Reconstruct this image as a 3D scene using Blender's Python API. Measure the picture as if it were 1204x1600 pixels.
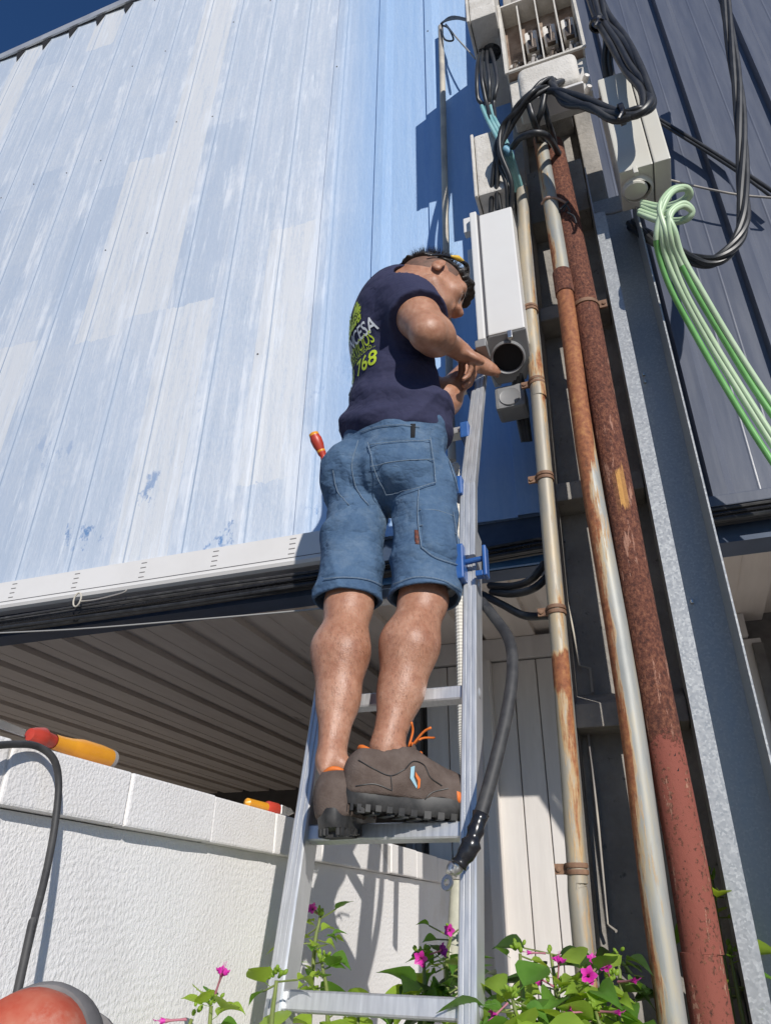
import bpy, bmesh, math, random
import numpy as np
from mathutils import Vector, Matrix
from mathutils.bvhtree import BVHTree
for _o in list(bpy.data.objects): bpy.data.objects.remove(_o)
scene = bpy.context.scene
col = scene.collection
R = math.radians
rnd = random.Random(11)

# ------------------------------------------------------------------ camera, sky, sun, exposure
CAM = np.array([0.0, 0.0, 1.55])
_u = np.array([30., -1963., 1120.]); _u /= np.linalg.norm(_u)
_y = np.array([468., 645., 1120.]); _y -= _u * (_y @ _u); _y /= np.linalg.norm(_y)
_x = np.cross(_y, _u); _x = _x if _x[0] > 0 else -_x
CR = np.array([_x, _y, _u])                       # rows: world axes in the camera's frame (right, down, forward)
cd = bpy.data.cameras.new('camera'); cam = bpy.data.objects.new('camera', cd); col.objects.link(cam)
cd.sensor_fit = 'VERTICAL'; cd.sensor_height = 24.0; cd.lens = 1120 / 1600 * 24.0
cd.clip_start = 0.02; cd.clip_end = 500
_m = Matrix(((CR[0][0], -CR[0][1], -CR[0][2], CAM[0]), (CR[1][0], -CR[1][1], -CR[1][2], CAM[1]), (CR[2][0], -CR[2][1], -CR[2][2], CAM[2]), (0, 0, 0, 1)))
cam.matrix_world = _m
scene.camera = cam
SUN = Vector((-0.70, 1.0, -0.52)).normalized()    # the way the light travels
w = bpy.data.worlds.new('World'); scene.world = w; w.use_nodes = True
wn = w.node_tree.nodes; wl = w.node_tree.links
sky = wn.new('ShaderNodeTexSky'); sky.sky_type = 'NISHITA'; sky.sun_disc = False
sky.sun_elevation = math.asin(-SUN.z); sky.sun_rotation = math.atan2(-SUN.x, -SUN.y)
sky.air_density = 1.0; sky.dust_density = 0.0; sky.ozone_density = 10.0
wl.new(sky.outputs[0], wn['Background'].inputs[0]); wn['Background'].inputs[1].default_value = 0.09
sd = bpy.data.lights.new('sun', 'SUN'); so = bpy.data.objects.new('sun', sd); col.objects.link(so)
sd.energy = 4.3; sd.angle = R(0.53); sd.color = (1.0, 0.955, 0.895)
so.rotation_euler = SUN.to_track_quat('-Z', 'Y').to_euler(); so.location = (4, -4, 8)
scene.view_settings.view_transform = 'Standard'; scene.view_settings.look = 'None'
scene.view_settings.exposure = 0.0; scene.view_settings.gamma = 1.0
scene.render.engine = 'CYCLES'

# ------------------------------------------------------------------ measuring helpers
def at(px, py, val, axis=1):
    """point of the place seen at a photograph pixel, on the plane axis = val"""
    d = CR @ np.array([px - 602., py - 800., 1120.])
    t = (val - CAM[axis]) / d[axis]
    return Vector(CAM + d * t)
def V(*a): return Vector(a)

# ------------------------------------------------------------------ materials
def nodes_of(m): return m.node_tree.nodes, m.node_tree.links
def mat(name, c1, c2=None, rough=0.6, metal=0.0, scale=8.0, detail=4.0, bump=0.0, bscale=60.0, stretch=(1, 1, 1), c3=None, contrast=(0.35, 0.65), spec=0.5, extra=None, c3r=(0.55, 0.7), c3scale=None):
    m = bpy.data.materials.new(name); m.use_nodes = True
    n, l = nodes_of(m); b = n['Principled BSDF']
    b.inputs['Roughness'].default_value = rough; b.inputs['Metallic'].default_value = metal
    b.inputs['Specular IOR Level'].default_value = spec
    g = n.new('ShaderNodeNewGeometry'); mp = n.new('ShaderNodeMapping'); mp.inputs['Scale'].default_value = stretch
    l.new(g.outputs['Position'], mp.inputs['Vector'])
    b.inputs['Base Color'].default_value = (*c1, 1)
    last = None
    if c2:
        t = n.new('ShaderNodeTexNoise'); t.inputs['Scale'].default_value = scale; t.inputs['Detail'].default_value = detail; t.inputs['Roughness'].default_value = 0.62
        l.new(mp.outputs[0], t.inputs['Vector'])
        r = n.new('ShaderNodeValToRGB'); r.color_ramp.elements[0].position = contrast[0]; r.color_ramp.elements[1].position = contrast[1]
        r.color_ramp.elements[0].color = (*c1, 1); r.color_ramp.elements[1].color = (*c2, 1)
        l.new(t.outputs['Fac'], r.inputs['Fac']); last = r.outputs['Color']
        if c3:
            t2 = n.new('ShaderNodeTexNoise'); t2.inputs['Scale'].default_value = c3scale or scale * 0.45; t2.inputs['Detail'].default_value = 6; t2.inputs['Roughness'].default_value = 0.7
            off = n.new('ShaderNodeVectorMath'); off.inputs[1].default_value = (7.3, 2.1, 4.4); l.new(mp.outputs[0], off.inputs[0]); l.new(off.outputs[0], t2.inputs['Vector'])
            r2 = n.new('ShaderNodeValToRGB'); r2.color_ramp.elements[0].position = c3r[0]; r2.color_ramp.elements[1].position = c3r[1]
            l.new(t2.outputs['Fac'], r2.inputs['Fac'])
            mx = n.new('ShaderNodeMixRGB'); mx.inputs[2].default_value = (*c3, 1); l.new(r2.outputs['Color'], mx.inputs[0]); l.new(last, mx.inputs[1]); last = mx.outputs[0]
        l.new(last, b.inputs['Base Color'])
        mr = n.new('ShaderNodeMapRange'); mr.inputs[3].default_value = max(0.05, rough - 0.1); mr.inputs[4].default_value = min(1, rough + 0.1)
        l.new(t.outputs['Fac'], mr.inputs[0]); l.new(mr.outputs[0], b.inputs['Roughness'])
    if bump:
        t3 = n.new('ShaderNodeTexNoise'); t3.inputs['Scale'].default_value = bscale; t3.inputs['Detail'].default_value = 5
        l.new(mp.outputs[0], t3.inputs['Vector'])
        bp = n.new('ShaderNodeBump'); bp.inputs['Strength'].default_value = bump; bp.inputs['Distance'].default_value = 0.01
        l.new(t3.outputs['Fac'], bp.inputs['Height']); l.new(bp.outputs[0], b.inputs['Normal'])
    if extra: extra(n, l, b, g, mp)
    return m
def math_node(n, l, op, a, b=None, c=None):
    q = n.new('ShaderNodeMath'); q.operation = op
    for i, x in enumerate((a, b, c)):
        if x is None: continue
        if isinstance(x, (int, float)): q.inputs[i].default_value = x
        else: l.new(x, q.inputs[i])
    return q.outputs[0]
def mixc(n, l, fac, a, b):
    q = n.new('ShaderNodeMixRGB')
    for i, x in enumerate((fac, a, b)):
        if isinstance(x, (int, float)): q.inputs[i].default_value = x
        elif isinstance(x, tuple): q.inputs[i].default_value = (*x, 1)
        else: l.new(x, q.inputs[i])
    return q.outputs[0]
def ramp(n, l, fac, pts, interp='LINEAR'):
    r = n.new('ShaderNodeValToRGB'); r.color_ramp.interpolation = interp
    e = r.color_ramp.elements
    while len(e) < len(pts): e.new(0.5)
    for q, (p, c) in zip(e, pts): q.position = p; q.color = (*c, 1) if isinstance(c, tuple) else (c, c, c, 1)
    l.new(fac, r.inputs['Fac']); return r.outputs['Color']
def noise(n, l, vec, scale, detail=4, rough=0.6, stretch=None, off=None):
    if stretch or off:
        mp = n.new('ShaderNodeMapping'); mp.inputs['Scale'].default_value = stretch or (1, 1, 1); mp.inputs['Location'].default_value = off or (0, 0, 0)
        l.new(vec, mp.inputs['Vector']); vec = mp.outputs[0]
    t = n.new('ShaderNodeTexNoise'); t.inputs['Scale'].default_value = scale; t.inputs['Detail'].default_value = detail; t.inputs['Roughness'].default_value = rough
    l.new(vec, t.inputs['Vector']); return t.outputs['Fac']

PITCH = 0.2945; RIB0 = -0.624                      # cladding ribs: distance between them and one of them
def blue_extra(n, l, b, g, mp):
    sep = n.new('ShaderNodeSeparateXYZ'); l.new(g.outputs['Position'], sep.inputs[0]); X, Z = sep.outputs[0], sep.outputs[2]
    # column index (half a bay) and patch index along its height
    cx = math_node(n, l, 'FLOOR', math_node(n, l, 'DIVIDE', math_node(n, l, 'SUBTRACT', X, RIB0), PITCH))
    wv = noise(n, l, g.outputs['Position'], 2.2, 2, 0.5, off=(3, 1, 2))
    wn1 = n.new('ShaderNodeTexWhiteNoise'); wn1.noise_dimensions = '1D'; l.new(cx, wn1.inputs['W'])
    zz = math_node(n, l, 'FLOOR', math_node(n, l, 'ADD', math_node(n, l, 'ADD', math_node(n, l, 'MULTIPLY', Z, 0.62), math_node(n, l, 'MULTIPLY', noise(n, l, g.outputs['Position'], 14, 4, 0.7), 0.06)), math_node(n, l, 'MULTIPLY', wn1.outputs['Value'], 0.45)))
    cmb = n.new('ShaderNodeCombineXYZ'); l.new(cx, cmb.inputs[0]); l.new(zz, cmb.inputs[1])
    wn2 = n.new('ShaderNodeTexWhiteNoise'); wn2.noise_dimensions = '2D'; l.new(cmb.outputs[0], wn2.inputs['Vector'])
    streak = noise(n, l, g.outputs['Position'], 5.0, 6, 0.72, stretch=(6, 1, 0.35))
    fine = noise(n, l, g.outputs['Position'], 60, 5, 0.7, stretch=(1.6, 1, 0.5))
    brush = noise(n, l, g.outputs['Position'], 3.4, 7, 0.75, stretch=(7, 1, 0.6), off=(5, 0, 9))
    # paint: bluer towards the pole, chalky to the left
    gx = n.new('ShaderNodeMapRange'); gx.inputs[1].default_value = -1.28; gx.inputs[2].default_value = -0.93; l.new(X, gx.inputs[0])
    tone = math_node(n, l, 'ADD', math_node(n, l, 'MULTIPLY', streak, 0.62), math_node(n, l, 'MULTIPLY', fine, 0.38))
    chalk = ramp(n, l, tone, [(0.32, (0.53, 0.61, 0.70)), (0.5, (0.64, 0.70, 0.77)), (0.66, (0.78, 0.81, 0.84))])
    blue = ramp(n, l, tone, [(0.3, (0.33, 0.50, 0.74)), (0.55, (0.42, 0.58, 0.79)), (0.7, (0.50, 0.64, 0.82))])
    patch = math_node(n, l, 'GREATER_THAN', wn2.outputs['Value'], 0.74)
    ragged = ramp(n, l, math_node(n, l, 'ADD', streak, math_node(n, l, 'MULTIPLY', fine, 0.4)), [(0.50, 0.2), (0.72, 1.0)])
    c = mixc(n, l, math_node(n, l, 'MULTIPLY', math_node(n, l, 'MULTIPLY', patch, ragged), 0.8), chalk, (0.84, 0.835, 0.81))
    p2 = math_node(n, l, 'LESS_THAN', wn2.outputs['Value'], 0.22)
    c = mixc(n, l, math_node(n, l, 'MULTIPLY', p2, 0.5), c, (0.52, 0.60, 0.70))
    st = ramp(n, l, brush, [(0.56, 0.0), (0.68, 1.0)])
    c = mixc(n, l, math_node(n, l, 'MULTIPLY', st, 0.75), c, (0.90, 0.93, 0.95))
    fr_ = math_node(n, l, 'FRACT', math_node(n, l, 'DIVIDE', math_node(n, l, 'SUBTRACT', X, RIB0), PITCH))
    near = math_node(n, l, 'ADD', math_node(n, l, 'LESS_THAN', fr_, 0.20), math_node(n, l, 'GREATER_THAN', fr_, 0.80))
    lump = noise(n, l, g.outputs['Position'], 1.6, 4, 0.65, off=(8, 0, 3))
    st2 = math_node(n, l, 'MULTIPLY', math_node(n, l, 'MULTIPLY', ramp(n, l, brush, [(0.44, 0.0), (0.56, 1.0)]), near), ramp(n, l, lump, [(0.46, 0.0), (0.60, 1.0)]))
    c = mixc(n, l, math_node(n, l, 'MULTIPLY', st2, 0.85), c, (0.92, 0.94, 0.95))
    c = mixc(n, l, math_node(n, l, 'MULTIPLY', ramp(n, l, math_node(n, l, 'ADD', math_node(n, l, 'MULTIPLY', lump, 0.7), math_node(n, l, 'MULTIPLY', fine, 0.3)), [(0.50, 0.0), (0.64, 1.0)]), 0.4), c, (0.80, 0.81, 0.81))
    rib_shade = math_node(n, l, 'MULTIPLY', math_node(n, l, 'GREATER_THAN', fr_, 0.235), math_node(n, l, 'LESS_THAN', fr_, 0.262))  # thin shade line beside each rib, put into the colour; the sheet is uncut
    c = mixc(n, l, math_node(n, l, 'MULTIPLY', math_node(n, l, 'MULTIPLY', rib_shade, streak), 1.2), c, (0.27, 0.36, 0.48))
    c = mixc(n, l, gx.outputs[0], c, blue)
    # scraped spots of the old stronger blue
    sp = noise(n, l, g.outputs['Position'], 3.3, 6, 0.7, stretch=(1.4, 1, 0.8), off=(1.5, 0, 0.4))
    zl = n.new('ShaderNodeMapRange'); zl.inputs[1].default_value = 3.9; zl.inputs[2].default_value = 3.0; l.new(Z, zl.inputs[0])
    spm = math_node(n, l, 'MULTIPLY', ramp(n, l, sp, [(0.615, 0.0), (0.66, 1.0)]), zl.outputs[0])
    c = mixc(n, l, math_node(n, l, 'MULTIPLY', spm, 0.85), c, (0.10, 0.26, 0.52))
    l.new(c, b.inputs['Base Color'])
    bp = n.new('ShaderNodeBump'); bp.inputs['Strength'].default_value = 0.25; bp.inputs['Distance'].default_value = 0.004
    l.new(math_node(n, l, 'ADD', fine, streak), bp.inputs['Height']); l.new(bp.outputs[0], b.inputs['Normal'])
M = {}
M['blue_paint'] = mat('weathered_blue_paint', (0.4, 0.5, 0.65), rough=0.58, metal=0.5, extra=blue_extra)
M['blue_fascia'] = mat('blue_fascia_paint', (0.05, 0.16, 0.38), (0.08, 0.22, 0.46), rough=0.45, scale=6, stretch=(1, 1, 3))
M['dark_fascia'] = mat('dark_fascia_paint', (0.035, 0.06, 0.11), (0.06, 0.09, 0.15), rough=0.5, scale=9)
M['grey_paint'] = mat('dark_grey_cladding_paint', (0.088, 0.10, 0.135), (0.112, 0.124, 0.158), rough=0.33, scale=7, stretch=(5, 1, 0.4), bump=0.05, bscale=150, spec=0.5)
M['white_trim'] = mat('white_plastic_trim', (0.70, 0.68, 0.655), (0.64, 0.62, 0.595), rough=0.4, scale=5, contrast=(0.4, 0.8))
M['mark'] = mat('dark_slot', (0.07, 0.07, 0.08), rough=0.8)
M['slot'] = mat('faint_slot', (0.22, 0.21, 0.205), rough=0.8)
M['coping'] = mat('galvanised_coping', (0.50, 0.51, 0.53), (0.62, 0.63, 0.64), rough=0.4, metal=0.5, scale=5)
M['black'] = mat('black_void', (0.01, 0.01, 0.012), rough=0.9)
M['soffit'] = mat('soffit_panel', (0.78, 0.70, 0.62), (0.70, 0.62, 0.545), rough=0.55, scale=4, stretch=(4, 0.6, 1), c3=(0.16, 0.13, 0.10), c3r=(0.66, 0.78))
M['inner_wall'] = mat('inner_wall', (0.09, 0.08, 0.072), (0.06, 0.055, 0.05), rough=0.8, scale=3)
M['floor'] = mat('porch_floor', (0.56, 0.52, 0.47), (0.48, 0.44, 0.40), rough=0.8, scale=5)
M['ground'] = mat('concrete_ground', (0.28, 0.26, 0.24), (0.20, 0.19, 0.175), rough=0.85, scale=3, bump=0.2)
M['board'] = mat('cream_board', (0.67, 0.635, 0.595), (0.60, 0.565, 0.53), rough=0.5, scale=4, stretch=(5, 1, 0.6), c3=(0.45, 0.40, 0.35), c3r=(0.68, 0.8))
M['frame_dark'] = mat('door_frame', (0.10, 0.09, 0.085), (0.16, 0.15, 0.14), rough=0.5, scale=14)
def plaster_extra(n, l, b, g, mp):
    a = noise(n, l, g.outputs['Position'], 150, 3, 0.6, stretch=(1, 1, 0.85))
    wv = n.new('ShaderNodeTexWave'); wv.inputs['Scale'].default_value = 22; wv.inputs['Distortion'].default_value = 7; wv.inputs['Detail'].default_value = 3; wv.inputs['Detail Scale'].default_value = 1.2; wv.bands_direction = 'Z'
    l.new(g.outputs['Position'], wv.inputs['Vector'])
    msk = ramp(n, l, noise(n, l, g.outputs['Position'], 2.5, 2, 0.5), [(0.42, 0.0), (0.62, 1.0)])
    h = math_node(n, l, 'ADD', a, math_node(n, l, 'MULTIPLY', math_node(n, l, 'MULTIPLY', wv.outputs['Fac'], msk), 0.16))
    bp = n.new('ShaderNodeBump'); bp.inputs['Strength'].default_value = 0.6; bp.inputs['Distance'].default_value = 0.0045
    l.new(h, bp.inputs['Height']); l.new(bp.outputs[0], b.inputs['Normal'])
M['plaster'] = mat('white_render', (0.84, 0.825, 0.81), (0.79, 0.77, 0.75), rough=0.85, scale=3.2, extra=plaster_extra, c3=(0.70, 0.66, 0.60), c3r=(0.62, 0.8))
M['brick'] = mat('painted_brick', (0.82, 0.80, 0.78), (0.77, 0.745, 0.72), rough=0.85, scale=9, bump=0.3, bscale=190, c3=(0.66, 0.62, 0.56), c3r=(0.66, 0.8))
M['joint'] = mat('brick_joint', (0.70, 0.68, 0.65), (0.55, 0.52, 0.48), rough=0.9, scale=30, bump=0.5, bscale=80)
M['concrete'] = mat('pole_concrete', (0.36, 0.335, 0.30), (0.25, 0.235, 0.215), rough=0.9, scale=7, bump=0.5, bscale=55, c3=(0.10, 0.095, 0.09), c3r=(0.62, 0.70), c3scale=26)
def spangle(n, l, b, g, mp):
    v = n.new('ShaderNodeTexVoronoi'); v.inputs['Scale'].default_value = 190; l.new(g.outputs['Position'], v.inputs['Vector'])
    c = ramp(n, l, v.outputs['Color'], [(0.1, (0.33, 0.34, 0.34)), (0.6, (0.38, 0.39, 0.39)), (0.95, (0.47, 0.485, 0.48))])
    st = noise(n, l, g.outputs['Position'], 5, 5, 0.6, stretch=(3, 1, 0.5))
    c = mixc(n, l, ramp(n, l, st, [(0.5, 0.0), (0.75, 0.5)]), c, (0.33, 0.35, 0.37)); l.new(c, b.inputs['Base Color'])
    l.new(ramp(n, l, v.outputs['Color'], [(0.1, 0.3), (0.9, 0.5)]), b.inputs['Roughness'])
M['galv'] = mat('galvanised_steel', (0.5, 0.5, 0.5), rough=0.45, metal=0.25, extra=spangle)
def pipe_extra(bands, zlo, zhi, side=0.5, sx=0.0, zc=((0.24, 0.25, 0.24), (0.33, 0.33, 0.30), (0.43, 0.37, 0.25))):
    """galvanised pipe with rust: bands = (z, amount of rust) along its height"""
    def ex(n, l, b, g, mp):
        sep = n.new('ShaderNodeSeparateXYZ'); l.new(g.outputs['Position'], sep.inputs[0])
        mr = n.new('ShaderNodeMapRange'); mr.inputs[1].default_value = zlo; mr.inputs[2].default_value = zhi; l.new(sep.outputs[2], mr.inputs[0])
        amt = ramp(n, l, mr.outputs[0], [((z - zlo) / (zhi - zlo), a) for z, a in bands])
        nz = noise(n, l, g.outputs['Position'], 9, 7, 0.68, stretch=(2.4, 2.4, 0.35))
        nf = noise(n, l, g.outputs['Position'], 70, 5, 0.7)
        sn = n.new('ShaderNodeSeparateXYZ'); l.new(g.outputs['True Normal'], sn.inputs[0])
        k = math_node(n, l, 'ADD', math_node(n, l, 'ADD', math_node(n, l, 'MULTIPLY', nz, 1.2), math_node(n, l, 'MULTIPLY', sn.outputs[0], sx)), math_node(n, l, 'SUBTRACT', amt, 1.0))
        ru = ramp(n, l, k, [(0.0, 0.0), (0.10, 1.0)])
        zinc = ramp(n, l, noise(n, l, g.outputs['Position'], 14, 6, 0.65, stretch=(2, 2, 0.3), off=(4, 4, 4)), [(0.3, zc[0]), (0.5, zc[1]), (0.7, zc[2])])
        rust = ramp(n, l, math_node(n, l, 'ADD', math_node(n, l, 'MULTIPLY', nf, 0.6), math_node(n, l, 'MULTIPLY', nz, 0.4)), [(0.36, (0.13, 0.045, 0.022)), (0.5, (0.27, 0.095, 0.04)), (0.66, (0.42, 0.19, 0.07))])
        halo = ramp(n, l, k, [(0.0, 0.0), (0.02, 0.0), (0.10, 1.0)])
        c = mixc(n, l, ramp(n, l, k, [(-0.0, 0.0), (0.06, 0.6)]), zinc, (0.55, 0.33, 0.12))
        c = mixc(n, l, ramp(n, l, k, [(0.06, 0.0), (0.14, 1.0)]), c, rust)
        l.new(c, b.inputs['Base Color'])
        l.new(math_node(n, l, 'MULTIPLY', math_node(n, l, 'SUBTRACT', 1.0, ru), 0.12), b.inputs['Metallic'])
        l.new(ramp(n, l, ru, [(0.0, 0.52), (1.0, 0.8)]), b.inputs['Roughness'])
        bp = n.new('ShaderNodeBump'); bp.inputs['Strength'].default_value = 0.35; bp.inputs['Distance'].default_value = 0.004
        l.new(math_node(n, l, 'MULTIPLY', nf, ru), bp.inputs['Height']); l.new(bp.outputs[0], b.inputs['Normal'])
    return ex
M['pipe_left'] = mat('galvanised_pipe_rust_rings', (0.4, 0.4, 0.38), extra=pipe_extra([(1.2, 0.36), (1.9, 0.36), (2.03, 0.42), (2.10, 0.90), (2.16, 0.36), (2.7, 0.26), (2.95, 0.42), (3.05, 0.45), (3.15, 0.32), (4.0, 0.34)], 1.0, 4.4, sx=0.10, zc=((0.26, 0.255, 0.23), (0.36, 0.32, 0.25), (0.47, 0.37, 0.22))))
M['pipe_mid'] = mat('galvanised_pipe_long_rust', (0.4, 0.4, 0.38), extra=pipe_extra([(1.0, 0.30), (1.9, 0.40), (2.35, 0.44), (2.62, 0.62), (2.85, 0.95), (3.30, 0.95), (3.36, 0.9), (3.40, 0.35), (4.0, 0.33)], 0.9, 4.4, sx=-0.22))
def rusty_extra(n, l, b, g, mp):
    sep = n.new('ShaderNodeSeparateXYZ'); l.new(g.outputs['Position'], sep.inputs[0]); X, Z = sep.outputs[0], sep.outputs[2]
    nf = noise(n, l, g.outputs['Position'], 110, 6, 0.75, stretch=(1, 1, 0.75))
    ng = noise(n, l, g.outputs['Position'], 16, 7, 0.72, stretch=(2.6, 2.6, 0.45))
    flake = ramp(n, l, nf, [(0.36, (0.05, 0.016, 0.010)), (0.5, (0.13, 0.042, 0.024)), (0.62, (0.22, 0.085, 0.045)), (0.74, (0.33, 0.16, 0.09))])
    sc = ramp(n, l, ng, [(0.585, 0.0), (0.62, 1.0)])
    zs = n.new('ShaderNodeMapRange'); zs.inputs[1].default_value = 3.5; zs.inputs[2].default_value = 2.9; l.new(Z, zs.inputs[0])
    c = mixc(n, l, math_node(n, l, 'MULTIPLY', sc, math_node(n, l, 'MULTIPLY', zs.outputs[0], 0.8)), flake, (0.42, 0.22, 0.15))
    # red oxide paint low down
    zr = n.new('ShaderNodeMapRange'); zr.inputs[1].default_value = 2.02; zr.inputs[2].default_value = 1.82; l.new(Z, zr.inputs[0])
    chips = math_node(n, l, 'ADD', math_node(n, l, 'MULTIPLY', noise(n, l, g.outputs['Position'], 120, 3, 0.6), 0.55), math_node(n, l, 'MULTIPLY', ng, 0.45))
    pm = math_node(n, l, 'MULTIPLY', ramp(n, l, math_node(n, l, 'ADD', math_node(n, l, 'MULTIPLY', zr.outputs[0], 0.75), math_node(n, l, 'SUBTRACT', 0.55, chips)), [(0.42, 0.0), (0.5, 1.0)]), ramp(n, l, zr.outputs[0], [(0.0, 0.0), (0.35, 1.0)]))
    pinned = ramp(n, l, chips, [(0.535, 1.0), (0.565, 0.0)])
    c = mixc(n, l, math_node(n, l, 'MULTIPLY', pm, pinned), c, (0.235, 0.066, 0.044))
    # one ochre patch where the coat has come off
    dz = math_node(n, l, 'ABSOLUTE', math_node(n, l, 'DIVIDE', math_node(n, l, 'SUBTRACT', Z, 2.575), 0.095))
    ym = ramp(n, l, math_node(n, l, 'ADD', dz, math_node(n, l, 'MULTIPLY', math_node(n, l, 'SUBTRACT', ng, 0.5), 2.2)), [(0.55, 1.0), (0.72, 0.0)])
    sn = n.new('ShaderNodeSeparateXYZ'); l.new(g.outputs['True Normal'], sn.inputs[0])
    fr = ramp(n, l, math_node(n, l, 'MULTIPLY_ADD', sn.outputs[0], 0.5, 0.5), [(0.42, 0.0), (0.50, 1.0), (0.66, 1.0), (0.78, 0.0)])
    c = mixc(n, l, math_node(n, l, 'MULTIPLY', math_node(n, l, 'MULTIPLY', ym, fr), 0.9), c, (0.58, 0.30, 0.085))
    l.new(c, b.inputs['Base Color'])
    bp = n.new('ShaderNodeBump'); bp.inputs['Strength'].default_value = 0.8; bp.inputs['Distance'].default_value = 0.006
    l.new(math_node(n, l, 'MULTIPLY', nf, math_node(n, l, 'SUBTRACT', 1.0, math_node(n, l, 'MULTIPLY', pm, 0.7))), bp.inputs['Height']); l.new(bp.outputs[0], b.inputs['Normal'])
M['rusty'] = mat('flaking_rust', (0.2, 0.08, 0.04), rough=0.85, extra=rusty_extra)
M['rust_clamp'] = mat('rusted_clamp', (0.14, 0.07, 0.04), (0.26, 0.15, 0.09), rough=0.75, scale=40)
M['zinc_strap'] = mat('rusted_strap', (0.42, 0.28, 0.22), (0.3, 0.17, 0.11), rough=0.7, scale=40)
M['white_box'] = mat('white_polyester_box', (0.68, 0.67, 0.645), (0.65, 0.635, 0.61), rough=0.38, scale=4)
M['cream_box'] = mat('cream_polyester_box', (0.61, 0.595, 0.53), (0.56, 0.54, 0.475), rough=0.42, scale=5, c3=(0.5, 0.48, 0.41), c3r=(0.66, 0.82))
M['old_box'] = mat('weathered_box', (0.62, 0.59, 0.54), (0.50, 0.47, 0.42), rough=0.85, scale=12, bump=0.35, bscale=110, c3=(0.25, 0.21, 0.17), c3r=(0.64, 0.74), c3scale=40)
M['grey_plastic'] = mat('grey_plastic', (0.20, 0.20, 0.205), (0.25, 0.25, 0.25), rough=0.45, scale=6)
M['fuse_brown'] = mat('stained_box_inside', (0.22, 0.15, 0.11), (0.36, 0.28, 0.22), rough=0.8, scale=14, c3=(0.06, 0.04, 0.03), c3r=(0.5, 0.68))
M['ceramic'] = mat('fuse_ceramic', (0.72, 0.69, 0.64), (0.5, 0.45, 0.4), rough=0.35, scale=30, contrast=(0.5, 0.8))
M['fuse_metal'] = mat('tarnished_contact', (0.09, 0.075, 0.065), (0.2, 0.16, 0.13), rough=0.5, metal=0.6, scale=50)
M['rubber'] = mat('black_cable_sheath', (0.017, 0.018, 0.02), (0.035, 0.036, 0.038), rough=0.42, scale=30, stretch=(1, 1, 0.4))
M['rubber_dusty'] = mat('dusty_black_cable', (0.022, 0.022, 0.024), (0.055, 0.054, 0.053), rough=0.6, scale=26, c3=(0.17, 0.165, 0.16), c3r=(0.62, 0.76))
M['tape'] = mat('black_tape', (0.012, 0.012, 0.014), (0.02, 0.02, 0.022), rough=0.25, scale=60)
M['green_cable'] = mat('green_cable_sheath', (0.13, 0.37, 0.095), (0.18, 0.44, 0.14), rough=0.35, scale=12)
M['pale_green_cable'] = mat('faded_green_cable', (0.50, 0.62, 0.42), (0.42, 0.58, 0.35), rough=0.4, scale=12)
M['teal_cable'] = mat('faded_teal_cable', (0.16, 0.37, 0.38), (0.26, 0.46, 0.47), rough=0.5, scale=16)
M['teal_tape'] = mat('blue_tape', (0.10, 0.27, 0.40), (0.15, 0.34, 0.46), rough=0.5, scale=30)
M['white_tube'] = mat('white_corrugated_tube', (0.74, 0.72, 0.66), (0.66, 0.63, 0.57), rough=0.5, scale=20)
M['hose'] = mat('yellowed_braided_hose', (0.55, 0.53, 0.42), (0.45, 0.44, 0.35), rough=0.45, scale=60)
M['wire_grey'] = mat('grey_wire', (0.33, 0.32, 0.30), rough=0.5)
M['conduit'] = mat('beige_conduit', (0.56, 0.51, 0.42), (0.30, 0.28, 0.26), rough=0.6, scale=3, contrast=(0.42, 0.6))
def alu_extra(n, l, b, g, mp):
    s = noise(n, l, g.outputs['Position'], 40, 4, 0.6, stretch=(4, 1, 0.25))
    l.new(ramp(n, l, s, [(0.3, (0.50, 0.51, 0.52)), (0.7, (0.64, 0.65, 0.66))]), b.inputs['Base Color'])
    l.new(ramp(n, l, s, [(0.3, 0.32), (0.7, 0.46)]), b.inputs['Roughness'])
M['alu'] = mat('brushed_aluminium', (0.6, 0.6, 0.6), rough=0.4, metal=0.55, extra=alu_extra)
M['blue_plastic'] = mat('blue_plastic', (0.02, 0.085, 0.28), (0.03, 0.11, 0.33), rough=0.4, scale=20)
M['steel'] = mat('tinned_steel', (0.62, 0.60, 0.56), (0.5, 0.49, 0.46), rough=0.28, metal=0.9, scale=20)
M['tool_orange'] = mat('orange_handle', (0.78, 0.34, 0.02), (0.70, 0.28, 0.02), rough=0.38, scale=20)
M['tool_red'] = mat('red_handle', (0.55, 0.055, 0.03), (0.42, 0.045, 0.025), rough=0.4, scale=20)
M['tool_grey'] = mat('grey_handle_end', (0.32, 0.30, 0.28), rough=0.6)
M['dusty_red'] = mat('dusty_red_plastic', (0.42, 0.07, 0.035), (0.46, 0.14, 0.085), rough=0.75, scale=30, c3=(0.50, 0.27, 0.20), c3r=(0.5, 0.72), c3scale=22)
M['dusty_grey'] = mat('dusty_grey_plastic', (0.12, 0.115, 0.115), (0.2, 0.19, 0.185), rough=0.7, scale=20)
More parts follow.
